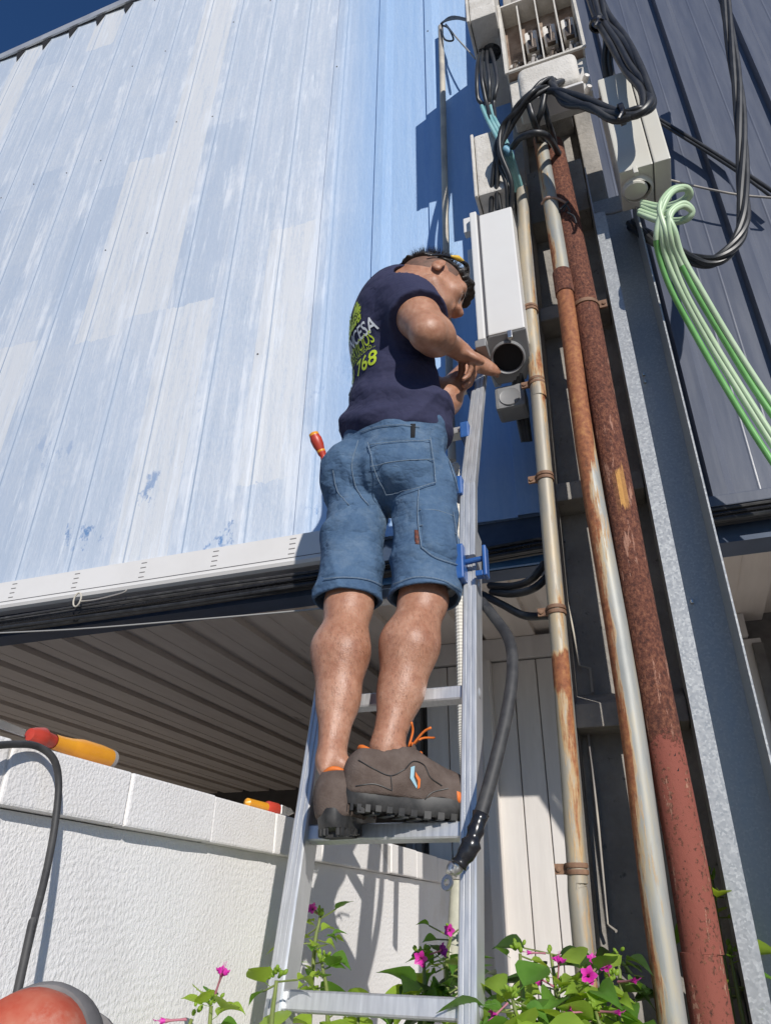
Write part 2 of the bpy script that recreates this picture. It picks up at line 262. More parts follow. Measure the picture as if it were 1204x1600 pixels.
def skin_extra(n, l, b, g, mp):
    big = noise(n, l, g.outputs['Position'], 9, 5, 0.6); md = noise(n, l, g.outputs['Position'], 60, 5, 0.7, off=(3, 1, 7)); fi = noise(n, l, g.outputs['Position'], 340, 3, 0.6)
    t = math_node(n, l, 'ADD', math_node(n, l, 'MULTIPLY', big, 0.55), math_node(n, l, 'MULTIPLY', md, 0.45))
    c = ramp(n, l, t, [(0.34, (0.285, 0.122, 0.070)), (0.5, (0.395, 0.195, 0.120)), (0.64, (0.49, 0.275, 0.185))])
    l.new(c, b.inputs['Base Color']); l.new(ramp(n, l, md, [(0.35, 0.34), (0.65, 0.5)]), b.inputs['Roughness'])
    bp = n.new('ShaderNodeBump'); bp.inputs['Strength'].default_value = 0.35; bp.inputs['Distance'].default_value = 0.002
    l.new(math_node(n, l, 'ADD', math_node(n, l, 'MULTIPLY', md, 1.5), fi), bp.inputs['Height']); l.new(bp.outputs[0], b.inputs['Normal'])
M['skin'] = mat('tanned_skin', (0.35, 0.18, 0.11), rough=0.42, spec=0.5, extra=skin_extra)
M['skin'].node_tree.nodes['Principled BSDF'].inputs['Subsurface Weight'].default_value = 0.08
M['skin'].node_tree.nodes['Principled BSDF'].inputs['Subsurface Radius'].default_value = (0.012, 0.004, 0.002)
M['hair'] = mat('dark_hair', (0.012, 0.010, 0.009), (0.03, 0.024, 0.02), rough=0.45, scale=80, stretch=(3, 3, 1))
M['stubble'] = mat('shaved_hair', (0.19, 0.10, 0.068), (0.12, 0.07, 0.05), rough=0.7, scale=90)
def navy_extra(n, l, b, g, mp):
    wr = noise(n, l, g.outputs['Position'], 9, 3, 0.5, stretch=(1, 1, 1.5)); wr = math_node(n, l, 'MULTIPLY', math_node(n, l, 'ABSOLUTE', math_node(n, l, 'SUBTRACT', wr, 0.5)), 7.0)
    wf = noise(n, l, g.outputs['Position'], 420, 2, 0.5)
    bp = n.new('ShaderNodeBump'); bp.inputs['Strength'].default_value = 0.5; bp.inputs['Distance'].default_value = 0.006
    l.new(math_node(n, l, 'ADD', wr, math_node(n, l, 'MULTIPLY', wf, 0.06)), bp.inputs['Height']); l.new(bp.outputs[0], b.inputs['Normal'])
M['navy'] = mat('navy_cotton', (0.032, 0.034, 0.072), (0.042, 0.043, 0.085), rough=0.88, scale=12, spec=0.2, extra=navy_extra)
M['lime'] = mat('lime_print', (0.52, 0.64, 0.035), (0.44, 0.56, 0.03), rough=0.6, scale=60)
M['white_print'] = mat('white_print', (0.72, 0.73, 0.74), rough=0.6)
def denim_extra(n, l, b, g, mp):
    big = noise(n, l, g.outputs['Position'], 7, 5, 0.62); fine = noise(n, l, g.outputs['Position'], 420, 2, 0.5, stretch=(1, 1, 0.3)); md = noise(n, l, g.outputs['Position'], 38, 5, 0.7)
    t = math_node(n, l, 'ADD', math_node(n, l, 'MULTIPLY', big, 0.6), math_node(n, l, 'MULTIPLY', md, 0.4))
    c = ramp(n, l, t, [(0.34, (0.034, 0.075, 0.150)), (0.5, (0.062, 0.118, 0.205)), (0.66, (0.125, 0.185, 0.265))])
    c = mixc(n, l, math_node(n, l, 'MULTIPLY', fine, 0.30), c, (0.15, 0.20, 0.26))
    l.new(c, b.inputs['Base Color'])
    bp = n.new('ShaderNodeBump'); bp.inputs['Strength'].default_value = 0.3; bp.inputs['Distance'].default_value = 0.003
    wr = noise(n, l, g.outputs['Position'], 13, 3, 0.5, stretch=(1, 1, 1.7), off=(2, 5, 1)); wr = math_node(n, l, 'MULTIPLY', math_node(n, l, 'ABSOLUTE', math_node(n, l, 'SUBTRACT', wr, 0.5)), 9.0); bp.inputs['Distance'].default_value = 0.004; bp.inputs['Strength'].default_value = 0.55
    l.new(math_node(n, l, 'ADD', math_node(n, l, 'ADD', math_node(n, l, 'MULTIPLY', md, 0.7), math_node(n, l, 'MULTIPLY', fine, 0.3)), wr), bp.inputs['Height']); l.new(bp.outputs[0], b.inputs['Normal'])
M['denim'] = mat('washed_denim', (0.1, 0.17, 0.26), rough=0.9, spec=0.15, extra=denim_extra)
M['denim_pocket'] = mat('faded_denim_pocket', (0.1, 0.17, 0.26), rough=0.9, spec=0.15, extra=denim_extra)
M['stitch'] = mat('pale_stitching', (0.21, 0.27, 0.33), (0.11, 0.155, 0.215), rough=0.9, scale=300)
M['suede'] = mat('brown_grey_suede', (0.095, 0.070, 0.058), (0.138, 0.107, 0.091), rough=0.95, scale=30, bump=0.25, bscale=300, spec=0.15)
M['sole'] = mat('black_rubber_sole', (0.010, 0.010, 0.010), (0.038, 0.036, 0.034), rough=0.5, scale=45)
M['shoe_orange'] = mat('orange_piping', (0.72, 0.17, 0.02), (0.6, 0.14, 0.02), rough=0.6, scale=50)
M['shoe_toe'] = mat('worn_red_toe_patch', (0.30, 0.075, 0.035), (0.22, 0.06, 0.03), rough=0.6, scale=50)
M['shoe_blue'] = mat('pale_blue_logo', (0.30, 0.48, 0.55), rough=0.5)
M['leather_tag'] = mat('brown_leather_tag', (0.20, 0.06, 0.035), (0.05, 0.025, 0.02), rough=0.7, scale=120)
def leaf_mat(name, c1, c2):
    m = mat(name, c1, c2, rough=0.42, scale=25, spec=0.4)
    n, l = nodes_of(m); b = n['Principled BSDF']
    tr = n.new('ShaderNodeBsdfTranslucent'); tr.inputs[0].default_value = (c2[0] * 2.4, c2[1] * 2.2, c2[2] * 0.8, 1)
    mx = n.new('ShaderNodeMixShader'); mx.inputs[0].default_value = 0.35
    l.new(b.outputs[0], mx.inputs[1]); l.new(tr.outputs[0], mx.inputs[2]); l.new(mx.outputs[0], n['Material Output'].inputs[0])
    return m
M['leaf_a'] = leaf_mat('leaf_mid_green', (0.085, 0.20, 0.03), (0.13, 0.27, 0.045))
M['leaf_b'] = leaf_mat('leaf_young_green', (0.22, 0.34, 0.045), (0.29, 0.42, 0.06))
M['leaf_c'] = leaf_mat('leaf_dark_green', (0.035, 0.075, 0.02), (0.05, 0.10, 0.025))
M['stem'] = mat('green_stem', (0.20, 0.25, 0.06), (0.14, 0.18, 0.05), rough=0.6, scale=30)
M['petal'] = mat('magenta_petal', (0.50, 0.015, 0.27), (0.60, 0.04, 0.36), rough=0.5, scale=60)
M['flower_tube'] = mat('pink_flower_tube', (0.45, 0.16, 0.22), (0.36, 0.14, 0.16), rough=0.6, scale=40)
M['glass_yellow'] = mat('yellow_spectacle_arm', (0.75, 0.48, 0.06), rough=0.3)

# ------------------------------------------------------------------ object helpers
def tag(o, label=None, cat=None, group=None, kind=None):
    if label: o['label'] = label
    if cat: o['category'] = cat
    if group: o['group'] = group
    if kind: o['kind'] = kind
    return o
def thing(name, label, cat, loc=(0, 0, 0), group=None):
    o = bpy.data.objects.new(name, None); o.location = loc; o.empty_display_size = 0.1; col.objects.link(o)
    return tag(o, label, cat, group)
def link(name, me, parent=None):
    o = bpy.data.objects.new(name, me); col.objects.link(o)
    if parent is not None:
        o.parent = parent
        o.matrix_parent_inverse = Matrix.Translation(-Vector(parent.location)) if parent.parent is None else Matrix.Identity(4)
    return o
class MB:
    def __init__(s): s.v = []; s.f = []
    def add(s, vs, fs):
        k = len(s.v); s.v += [tuple(v) for v in vs]; s.f += [tuple(i + k for i in f) for f in fs]; return s
    def box(s, x0, x1, y0, y1, z0, z1):
        return s.add([(x0, y0, z0), (x1, y0, z0), (x1, y1, z0), (x0, y1, z0), (x0, y0, z1), (x1, y0, z1), (x1, y1, z1), (x0, y1, z1)],
                     [(0, 3, 2, 1), (4, 5, 6, 7), (0, 1, 5, 4), (1, 2, 6, 5), (2, 3, 7, 6), (3, 0, 4, 7)])
    def hexa(s, p):
        return s.add(p, [(0, 3, 2, 1), (4, 5, 6, 7), (0, 1, 5, 4), (1, 2, 6, 5), (2, 3, 7, 6), (3, 0, 4, 7)])
    def prism(s, poly, a, b):
        """poly: list of points in the plane at a, extruded by vector b-a"""
        n = len(poly); d = Vector(b) - Vector(a); P = [Vector(p) for p in poly]
        return s.add(P + [p + d for p in P], [tuple(range(n))[::-1], tuple(range(n, 2 * n))] + [(i, (i + 1) % n, n + (i + 1) % n, n + i) for i in range(n)])
    def tube(s, pts, rad, seg=10, caps=True, smooth=3):
        P = catmull(pts, smooth) if smooth else [Vector(p) for p in pts]
        n = len(P); rr = rad if hasattr(rad, '__len__') else [rad] * n
        if hasattr(rad, '__len__') and len(rad) != n: rr = list(np.interp(np.linspace(0, 1, n), np.linspace(0, 1, len(rad)), rad))
        t0 = (P[1] - P[0]).normalized(); up = Vector((0, 0, 1)) if abs(t0.z) < 0.9 else Vector((1, 0, 0)); nrm = t0.cross(up).normalized()
        vs = []; prev = t0
        for i in range(n):
            t = ((P[min(i + 1, n - 1)] - P[max(i - 1, 0)])).normalized()
            ax = prev.cross(t)
            if ax.length > 1e-7: nrm = Matrix.Rotation(prev.angle(t), 3, ax.normalized()) @ nrm
            nrm = (nrm - t * nrm.dot(t)).normalized(); bi = t.cross(nrm); prev = t
            for k in range(seg):
                a = 2 * math.pi * k / seg; vs.append(P[i] + (nrm * math.cos(a) + bi * math.sin(a)) * rr[i])
        fs = [(i * seg + k, i * seg + (k + 1) % seg, (i + 1) * seg + (k + 1) % seg, (i + 1) * seg + k) for i in range(n - 1) for k in range(seg)]
        if caps: fs += [tuple(range(seg))[::-1], tuple(range((n - 1) * seg, n * seg))]
        return s.add(vs, fs)
    def lathe(s, prof, o, axis=(0, 0, 1), seg=24):
        """prof: list of (radius, height) along the axis from o"""
        A = Vector(axis).normalized(); u = A.cross(Vector((0, 0, 1)) if abs(A.z) < 0.9 else Vector((1, 0, 0))).normalized(); w_ = A.cross(u); o = Vector(o)
        vs = [o + A * h + (u * math.cos(2 * math.pi * k / seg) + w_ * math.sin(2 * math.pi * k / seg)) * r for r, h in prof for k in range(seg)]
        n = len(prof)
        fs = [(i * seg + k, i * seg + (k + 1) % seg, (i + 1) * seg + (k + 1) % seg, (i + 1) * seg + k) for i in range(n - 1) for k in range(seg)]
        return s.add(vs, fs)
    def mesh(s, name, m, smooth=False, bevel=0.0, bseg=2):
        me = bpy.data.meshes.new(name); me.from_pydata(s.v, [], s.f)
        bm = bmesh.new(); bm.from_mesh(me)
        bmesh.ops.recalc_face_normals(bm, faces=bm.faces)
        if bevel: bmesh.ops.bevel(bm, geom=[e for e in bm.edges if len(e.link_faces) == 2 and e.calc_face_angle(0) > 0.5], offset=bevel, segments=bseg, affect='EDGES', profile=0.6)
        bm.to_mesh(me); bm.free()
        me.materials.append(M[m] if isinstance(m, str) else m)
        if smooth:
            me.polygons.foreach_set('use_smooth', [True] * len(me.polygons))
            if smooth == 'angle':
                bm = bmesh.new(); bm.from_mesh(me)
                for e in bm.edges: e.smooth = not (len(e.link_faces) == 2 and e.calc_face_angle(0) > 0.7)
                bm.to_mesh(me); bm.free()
        return me
    def obj(s, name, m, parent=None, smooth=False, bevel=0.0, bseg=2): return link(name, s.mesh(name, m, smooth, bevel, bseg), parent)
def catmull(pts, sub):
    P = [Vector(p) for p in pts]
    if len(P) < 3 or sub <= 1: return P
    Q = [2 * P[0] - P[1]] + P + [2 * P[-1] - P[-2]]; out = []
    for i in range(1, len(Q) - 2):
        for k in range(sub):
            t = k / sub; a, b, c, d = Q[i - 1], Q[i], Q[i + 1], Q[i + 2]
            out.append(0.5 * ((2 * b) + (c - a) * t + (2 * a - 5 * b + 4 * c - d) * t * t + (3 * b - a - 3 * c + d) * t ** 3))
    return out + [P[-1]]
def one(name, mb, m, label, cat, group=None, smooth=False, bevel=0.0):
    return tag(mb.obj(name, m, None, smooth, bevel), label, cat, group)

# ================================================================== the setting
D = 2.24                                           # the facade plane
tag(MB().add([(-60, -60, 0), (60, -60, 0), (60, 60, 0), (-60, 60, 0)], [(0, 1, 2, 3)]).obj('ground', 'ground'), kind='structure')

def cladding_panel(x0, pitch, depth, z0, z1, crown=0.030, flank=0.014, minor=True):
    """one bay of trapezoidal sheet: rib at its left edge, then the flat pan with two stiffening creases"""
    lapped = depth < .02                           # the blue sheets: a stepped lap that eases back over the bay
    prof = [(0, 0), (.003, -depth), (.048, -depth * .92), (.098, -depth * .58)] if lapped else [(0, 0), (flank * 0.6, -depth), (flank * 0.6 + crown, -depth), (flank * (1.25 if depth < .02 else 2.4) + crown, 0)]
    a = prof[-1][0]
    if minor and not lapped:
        for k in (1, 2):
            xm = a + (pitch - a) * k / 3
            prof += [(xm - 0.005, 0), (xm - 0.001, -0.0011), (xm + 0.001, -0.0011), (xm + 0.005, 0)]
    prof += [(pitch, 0)]
    n = len(prof); vs = [(x0 + x, D + y, z0) for x, y in prof] + [(x0 + x, D + y, z1) for x, y in prof]
    fs = [(i, i + 1, n + i + 1, n + i) for i in range(n - 1)]
    vs += [(x0, D + 0.012, z0), (x0 + pitch, D + 0.012, z0), (x0, D + 0.012, z1), (x0 + pitch, D + 0.012, z1)]
    k = 2 * n; fs += [(k + 1, k, k + 2, k + 3), (0, n, k + 2, k), (n - 1, k + 1, k + 3, 2 * n - 1)]
    return MB().add(vs, fs)

# ---- blue building on the left of the pole
ROOF = 8.43; TRIM0, TRIM1 = 2.718, 2.829
blue = thing('blue_building', 'pale weathered blue corrugated metal facade overhanging a dark porch', 'building', (-3, D, 0))
nb = 27; proto = None
for i in range(nb):
    x = RIB0 + PITCH - i * PITCH
    if proto is None:
        proto = cladding_panel(0, PITCH, 0.016, 2.80, ROOF - 0.02, 0.050, 0.012).mesh('cladding_panel', 'blue_paint')
    o = link('cladding_panel', proto, blue); o.location = (x, 0, 0)
MB().box(-8.0, 0.02, D + 0.013, D + 0.10, 2.62, ROOF).obj('backing_wall', 'dark_fascia', blue)
c = MB(); c.prism([(-8, D - 0.036, ROOF - 0.030), (-8, D - 0.036, ROOF + 0.06), (-8, D + 0.2, ROOF + 0.09), (-8, D + 0.2, ROOF + 0.03), (-8, D - 0.022, ROOF - 0.005), (-8, D - 0.022, ROOF - 0.030)], (-8, 0, 0), (0.02, 0, 0))
c.obj('roof_coping', 'coping', blue)
MB().box(-8, 0.02, D + 0.0, D + 0.013, ROOF - 0.02, ROOF + 0.02).obj('coping_shadow_gap', 'black', blue)
tri = None
for i in range(4, nb):
    x = RIB0 + PITCH - i * PITCH + 0.024
    if tri is None: tri = MB().prism([(-0.05, D - 0.021, ROOF - 0.045), (0.05, D - 0.021, ROOF - 0.045), (0.0, D - 0.021, ROOF - 0.20)], (0, D - 0.021, 0), (0, D - 0.0165, 0)).mesh('rib_opening', 'black')
    o = link('rib_opening', tri, blue); o.location = (x, 0, 0)
scr = MB().lathe([(0.0, 0.005), (0.004, 0.004), (0.005, 0.0), (0.008, 0.0), (0.008, -0.002)], (0, 0, 0), (0, -1, 0), 10).mesh('screw', 'mark', True)
for i in range(0, 14):
    for zz in (3.9, 5.05, 6.15, 7.3):
        if rnd.random() < 0.42:
            o = link('screw', scr, blue); o.location = (RIB0 + PITCH - i * PITCH + 0.022 + (0.0 if rnd.random() < .6 else 0.0), D - 0.0150, zz + rnd.uniform(-.08, .08))
# white trunking along the bottom of the facade
tr = thing('cable_trunking', 'long white plastic trunking with slot marks under the blue facade', 'trunking', (-3, 2.15, TRIM0))
c = MB(); XT = -0.86
prof = [(2.15, TRIM1 - 0.004), (2.158, TRIM1), (D - 0.022, TRIM1), (D - 0.022, TRIM0 - 0.02), (2.17, TRIM0 - 0.024), (2.155, TRIM0 - 0.016), (2.148, TRIM0 - 0.004), (2.150, TRIM0 + 0.006)]
c.prism([(-8, y, z) for y, z in prof], (-8, 0, 0), (XT, 0, 0)); c.obj('cover', 'white_trim', tr)
MB().box(-8, XT - 0.001, 2.1485, 2.150, TRIM0 + 0.0105, TRIM0 + 0.0125).obj('cover_seam', 'mark', tr)
sm = None
for i in range(-1, 16):
    x = -1.171 - i * 0.337
    if x > XT: continue
    if sm is None:
        sm = MB()
        for q in range(4):
            z = TRIM0 + 0.026 + q * 0.021; sm.box(-0.014 + q * .001, 0.012 + q * .001, 2.1486, 2.151, z, z + 0.0035)
        sm = sm.mesh('slot_marks', 'slot')
    o = link('slot_marks', sm, tr); o.location = (x, 0, 0)
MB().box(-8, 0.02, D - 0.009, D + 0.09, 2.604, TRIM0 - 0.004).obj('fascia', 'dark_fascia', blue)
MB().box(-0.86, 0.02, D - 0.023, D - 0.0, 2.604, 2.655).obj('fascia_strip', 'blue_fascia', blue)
# soffit panels run into the building
SZ = 2.74
def soffit(parent, xs, w_, y1, m):
    sp = None
    for x in xs:
        if sp is None:
            q = MB(); g = 0.085
            # flat board and the recessed channel beside it
            q.add([(0, D + 0.09, SZ + 0.0), (w_ - g, D + 0.09, SZ), (w_ - g, y1, SZ), (0, y1, SZ), (w_ - g, D + 0.09, SZ + 0.03), (w_ - g, y1, SZ + 0.03), (w_, D + 0.09, SZ + 0.03), (w_, y1, SZ + 0.03), (w_, D + .09, SZ), (w_, y1, SZ)],
                  [(0, 3, 2, 1), (1, 2, 5, 4), (4, 5, 7, 6), (6, 7, 9, 8)])
            q.box(w_ * 0.26, w_ * 0.26 + 0.006, D + 0.09, y1, SZ - 0.0025, SZ - 0.0005)
            sp = q.mesh('soffit_panel', m)
        o = link('soffit_panel', sp, parent); o.location = (x, 0, 0)
soffit(blue, [-1.321 - 0.317 * 18 + 0.317 * k for k in range(18 + 4)], 0.317, 7.2, 'soffit')
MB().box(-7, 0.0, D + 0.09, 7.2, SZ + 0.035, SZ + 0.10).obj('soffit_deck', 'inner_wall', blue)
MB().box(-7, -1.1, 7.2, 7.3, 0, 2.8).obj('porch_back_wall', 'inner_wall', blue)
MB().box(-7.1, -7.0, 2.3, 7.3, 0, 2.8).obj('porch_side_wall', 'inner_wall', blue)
tag(MB().box(-7, -0.99, D, 7.2, -0.05, 0.02).obj('porch_floor', 'floor'), kind='structure')

# ---- cream boarded wall under the overhang, behind the ladder
PY = 3.30
bw = thing('boarded_wall', 'cream vertical board wall behind the ladder with sunlit lower half', 'wall', (-0.4, PY, 0))
bd = None; wb = 0.107
for k in range(14):
    if bd is None:
        q = MB(); q.prism([(0.002, PY + 0.03, 0), (0.002, PY + 0.004, 0), (0.005, PY, 0), (wb - 0.005, PY, 0), (wb - 0.002, PY + 0.004, 0), (wb - 0.002, PY + 0.03, 0)], (0, 0, 0.0), (0, 0, 2.625)); bd = q.mesh('board', 'board')
    o = link('board', bd, bw); o.location = (-1.0 + k * wb, 0, 0)
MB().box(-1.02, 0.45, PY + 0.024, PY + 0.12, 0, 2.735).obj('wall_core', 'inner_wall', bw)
MB().box(-1.02, 0.45, PY - 0.018, PY + 0.023, 2.632, 2.738).obj('top_rail', 'board', bw, bevel=0.004)
MB().box(-1.095, -1.022, PY - 0.03, PY + 0.10, 0, 2.735).obj('door_frame', 'frame_dark', bw, bevel=0.006)
MB().box(-1.06, -1.05, PY - 0.036, PY - 0.0305, 0, 2.735).obj('frame_bead', 'grey_plastic', bw)
q = MB(); q.prism([(-0.727, PY - 0.001, 0), (-0.727, PY - 0.05, 0), (-0.719, PY - 0.058, 0), (-0.680, PY - 0.058, 0), (-0.672, PY - 0.05, 0), (-0.672, PY - 0.001, 0)], (0, 0, 0), (0, 0, 2.625)); q.obj('corner_post', 'board', bw)
MB().box(-1.095, -1.0, PY + 0.12, 7.2, 0, 2.73).obj('return_wall', 'inner_wall', bw)

# ---- dark grey building on the right of the pole
gb = thing('grey_building', 'dark grey corrugated metal facade right of the concrete pole', 'building', (1.5, D, 0))
gp = None
for i in range(9):
    if gp is None: gp = cladding_panel(0, PITCH, 0.034, 2.73, 9.0, 0.045, 0.014).mesh('cladding_panel', 'grey_paint')
    o = link('cladding_panel', gp, gb); o.location = (0.565 - PITCH * 2 + 0.022 + i * PITCH, 0, 0)
MB().box(0.05, 3.0, D + 0.013, D + 0.10, 2.6, 9.0).obj('backing_wall', 'dark_fascia', gb)
MB().box(0.06, 3.0, D - 0.06, D - 0.002, 2.695, 2.735).obj('base_trim', 'grey_paint', gb, bevel=0.004)
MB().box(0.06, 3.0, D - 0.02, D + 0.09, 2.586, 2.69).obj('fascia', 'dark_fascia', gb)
soffit(gb, [0.06 + 0.28 * k for k in range(10)], 0.28, 3.4, 'soffit')
MB().box(0.06, 2.9, D + 0.09, 3.4, SZ + 0.035, SZ + 0.1).obj('soffit_deck', 'inner_wall', gb)
MB().box(0.46, 3.0, 3.4, 3.5, 0, 2.8).obj('porch_back_wall', 'frame_dark', gb)
for k, (xa, xb, za, zb) in enumerate([(0.52, 0.66, 1.62, 2.22), (0.72, 0.95, 1.62, 2.22), (0.52, 0.66, 0.3, 1.50), (0.72, 0.95, 0.3, 1.50)]):
    MB().box(xa, xb, 3.375, 3.398, za, zb).obj('door_panel', 'board', gb, bevel=0.004)
MB().box(0.46, 3.0, 3.30, 3.398, 2.33, 2.42).obj('shutter_rail', 'board', gb, bevel=0.01)
MB().box(0.455, 0.5, 3.28, 3.398, 0, 2.6).obj('door_frame', 'frame_dark', gb, bevel=0.004)

# ---- low white wall on the left
WX = -0.862; WT = 1.763; CAPZ = 1.677
lw = thing('garden_wall', 'low white rendered wall capped with painted bricks beside the ladder', 'wall', (WX, 1, 0))
body = MB(); ny, nz = 60, 30                      # slightly uneven render
for j in range(nz + 1):
    for i in range(ny + 1):
        y = -1.2 + (PY - 0.02 + 1.2) * i / ny; z = CAPZ * j / nz
        body.v.append((WX + 0.0035 * math.sin(y * 7.1 + z * 3.3) * math.sin(z * 9.7 + y * 2.1) + 0.0015 * math.sin(y * 31 + z * 17), y, z))
for j in range(nz):
    for i in range(ny):
        a = j * (ny + 1) + i; body.f.append((a, a + 1, a + ny + 2, a + ny + 1))
body.box(WX - 0.125, WX - 0.006, -1.2, PY - 0.021, 0, CAPZ); body.obj('rendered_face', 'plaster', lw, smooth=True)
BL = 0.262
bk = MB().box(0, 0.17, 0.002, BL - 0.002, 0, WT - CAPZ - 0.002).mesh('brick', 'brick', False, 0.004)
y = 1.312 - 9 * BL
while y < PY - 0.25:
    o = link('brick', bk, lw); o.location = (WX - 0.145 + rnd.uniform(-.003, .003), y, CAPZ + 0.001 + rnd.uniform(-.0015, .0015)); o.rotation_euler = (0, rnd.uniform(-.008, .008), rnd.uniform(-.006, .006)); y += BL
MB().box(WX - 0.14, WX + 0.0215, -0.9, PY - 0.04, CAPZ + 0.004, WT - 0.006).obj('mortar', 'joint', lw)

# ================================================================== the concrete pole and what hangs on it
FY = 1.83                                          # front of the pole
def xl(z): return -0.229 + (z - 1.6) * 0.0284      # its left edge leans in with height
def xr(z): return 0.170 - (z - 1.6) * 0.002
pole = thing('concrete_pole', 'tapered grey concrete utility pole with recessed bays behind the rusty pipes', 'pole', (0, 1.95, 0))
def flange(a, b, name, y0=FY, y1=2.06, z0=0.0, z1=9.0):
    q = MB(); q.hexa([(a(z0), y0, z0), (b(z0), y0, z0), (b(z0), y1, z0), (a(z0), y1, z0), (a(z1), y0, z1), (b(z1), y0, z1), (b(z1), y1, z1), (a(z1), y1, z1)])
    return q.obj(name, 'concrete', pole, bevel=0.005)
flange(xl, lambda z: xl(z) + 0.036, 'flange'); flange(lambda z: xr(z) - 0.066, xr, 'flange', FY + 0.145)
flange(lambda z: xl(z) + 0.034, lambda z: xr(z) - 0.064, 'web', 2.02, 2.05)
for z in (0.75, 1.36, 1.985, 2.655, 3.385, 3.89, 4.5, 5.2):
    h = 0.06 if z < 3.8 else 0.30
    q = MB(); a, b = xl(z) + 0.035, 0.089
    q.hexa([(a, FY + 0.09, z), (b, FY + 0.09, z), (b, 2.021, z), (a, 2.021, z), (a, FY + 0.09, z + h), (b, FY + 0.09, z + h), (b, 2.021, z + h + 0.05), (a, 2.021, z + h + 0.05)])
    q.obj('cross_rib', 'concrete', pole, bevel=0.004)

def pipe(name, pts, rad, m, label, group=None):
    t = thing(name, label, 'pipe', Vector(pts[-1]), group)
    MB().tube(pts, rad, 22, True, 4).obj('tube', m, t, smooth='angle')
    return t
def on_path(pts, z):
    P = [Vector(p) for p in pts]
    for a, b in zip(P, P[1:]):
        if min(a.z, b.z) <= z <= max(a.z, b.z): return a.lerp(b, (z - a.z) / (b.z - a.z))
    return P[0]
def clamp(t, pts, z, r, m='rust_clamp', ear=-1, h=0.024, bands=2):
    c_ = on_path(pts, z); q = MB()
    for k in range(bands):
        zz = (k - (bands - 1) / 2) * h * 0.55
        q.lathe([(r, zz - h * .22), (r + 0.0035, zz - h * .2), (r + 0.0045, zz), (r + 0.0035, zz + h * .2), (r, zz + h * .22)], c_, (0, 0, 1), 22)
    if ear: q.box(c_.x + ear * (r + 0.002) if ear > 0 else c_.x - r - 0.026, c_.x + r + 0.026 if ear > 0 else c_.x - r + 0.002, c_.y - 0.004, c_.y + 0.004, c_.z - h * .45, c_.z + h * .45)
    if ear: q.lathe([(0, 0.009), (0.006, 0.008), (0.006, -0.010), (0, -0.011)], (c_.x + ear * (r + 0.017), c_.y, c_.z), (0, -1, 0), 10)
    q.obj('clamp', m, t, smooth='angle')
# slim pipe on the left flange
Y1 = 1.80
pl = [at(815, 297, Y1), at(822, 420, Y1), at(838, 600, Y1), at(850, 740, Y1), at(868, 950, Y1), at(887, 1180, Y1), at(902, 1380, Y1), at(912, 1500, Y1)]
pl.append(V(pl[-1].x - 0.01, Y1, 0.0))
t = pipe('slim_pipe', pl, 0.0215, 'pipe_left', 'slim grey metal pipe with rust rings clamped to the left flange of the pole')
for z in (3.33, 3.02, 2.67, 2.26, 1.655):
    clamp(t, pl, z, 0.0215)
MB().lathe([(0.0218, -0.13), (0.0236, -0.128), (0.0236, 0.0), (0.0218, 0.004)], on_path(pl, 3.09), (0, 0, 1), 22).obj('sleeve', 'pipe_left', t, smooth='angle')
# middle pipe, kinked
Y2 = 1.765
pm = [at(843, 217, Y2), at(879, 440, Y2), at(914, 700, Y2), at(979, 1080, Y2), at(1050, 1600, Y2)]
pm.append(V(pm[-1].x - 0.0, Y2, 0.0))
rm = [0.0255, 0.0265, 0.0275, 0.028, 0.028, 0.028]
t = pipe('thick_pipe', pm, rm, 'pipe_mid', 'grey metal pipe with a long orange rust streak beside the flaking pipe')
zc = at(880, 440, Y2).z
MB().lathe([(0.0275, -0.05), (0.0305, -0.048), (0.0305, 0.05), (0.0275, 0.053)], on_path(pm, zc - 0.01), (0, 0, 1), 22).obj('coupling', 'rusty', t, smooth='angle')
# flaking pipe
Y3 = 1.80
pr = [at(862, 228, Y3), at(876, 290, Y3), at(914, 480, Y3), at(942, 640, Y3), at(966, 770, Y3), at(989, 900, Y3), at(1026, 1100, Y3), at(1064, 1300, Y3), at(1097, 1490, Y3), at(1112, 1600, Y3)]
pr.append(V(pr[-1].x, Y3, 0.0))
t = pipe('flaking_pipe', pr, [0.040] * 11, 'rusty', 'thick flaking rusty pipe, red oxide paint below, beside the galvanised channel')
clamp(t, pr, at(914, 482, Y3).z, 0.0405, ear=1, h=0.034, bands=1)
# rust hole: torn plates standing proud round a dark opening
for k, (px, py, w_, h_) in enumerate([(1049, 1165, 0.013, 0.05), (1054, 1190, 0.014, 0.045), (1051, 1215, 0.010, 0.04), (1043, 1172, 0.008, 0.025)]):
    p = at(px, py, Y3 - 0.034); q = MB()
    q.prism([(p.x - w_ * .5, p.y - .004, p.z - h_ * .5), (p.x + w_ * .3, p.y - .003, p.z - h_ * .45), (p.x + w_ * .6, p.y + .004, p.z + h_ * .1), (p.x + w_ * .1, p.y - .002, p.z + h_ * .5), (p.x - w_ * .6, p.y - .005, p.z + h_ * .2)], (0, 0, 0), (0, 0.006, 0))
    q.obj('rust_hole', 'black', t)
st = on_path(pm, at(862, 318, Y2).z)
q = MB(); q.tube([V(st.x - 0.03, Y2 - 0.005, st.z + 0.008), V(st.x - 0.008, Y2 - 0.030, st.z), V(st.x + 0.024, Y2 - 0.020, st.z - 0.006), V(st.x + 0.055, Y3 - 0.042, st.z - 0.03)], 0.0045, 8, True, 4)
one('perforated_strap', q, 'zinc_strap', 'pinkish perforated metal strap tied round the two pipe tops', 'strap')
q = MB(); s2 = at(880, 330, Y3 - 0.05)
q.tube([s2, s2 + V(.012, -.01, .012), s2 + V(.02, 0, -.01), s2 + V(.012, -.006, -.02), s2 + V(.03, -.005, -.045), s2 + V(.034, -.006, -.085)], 0.003, 6, True, 3)
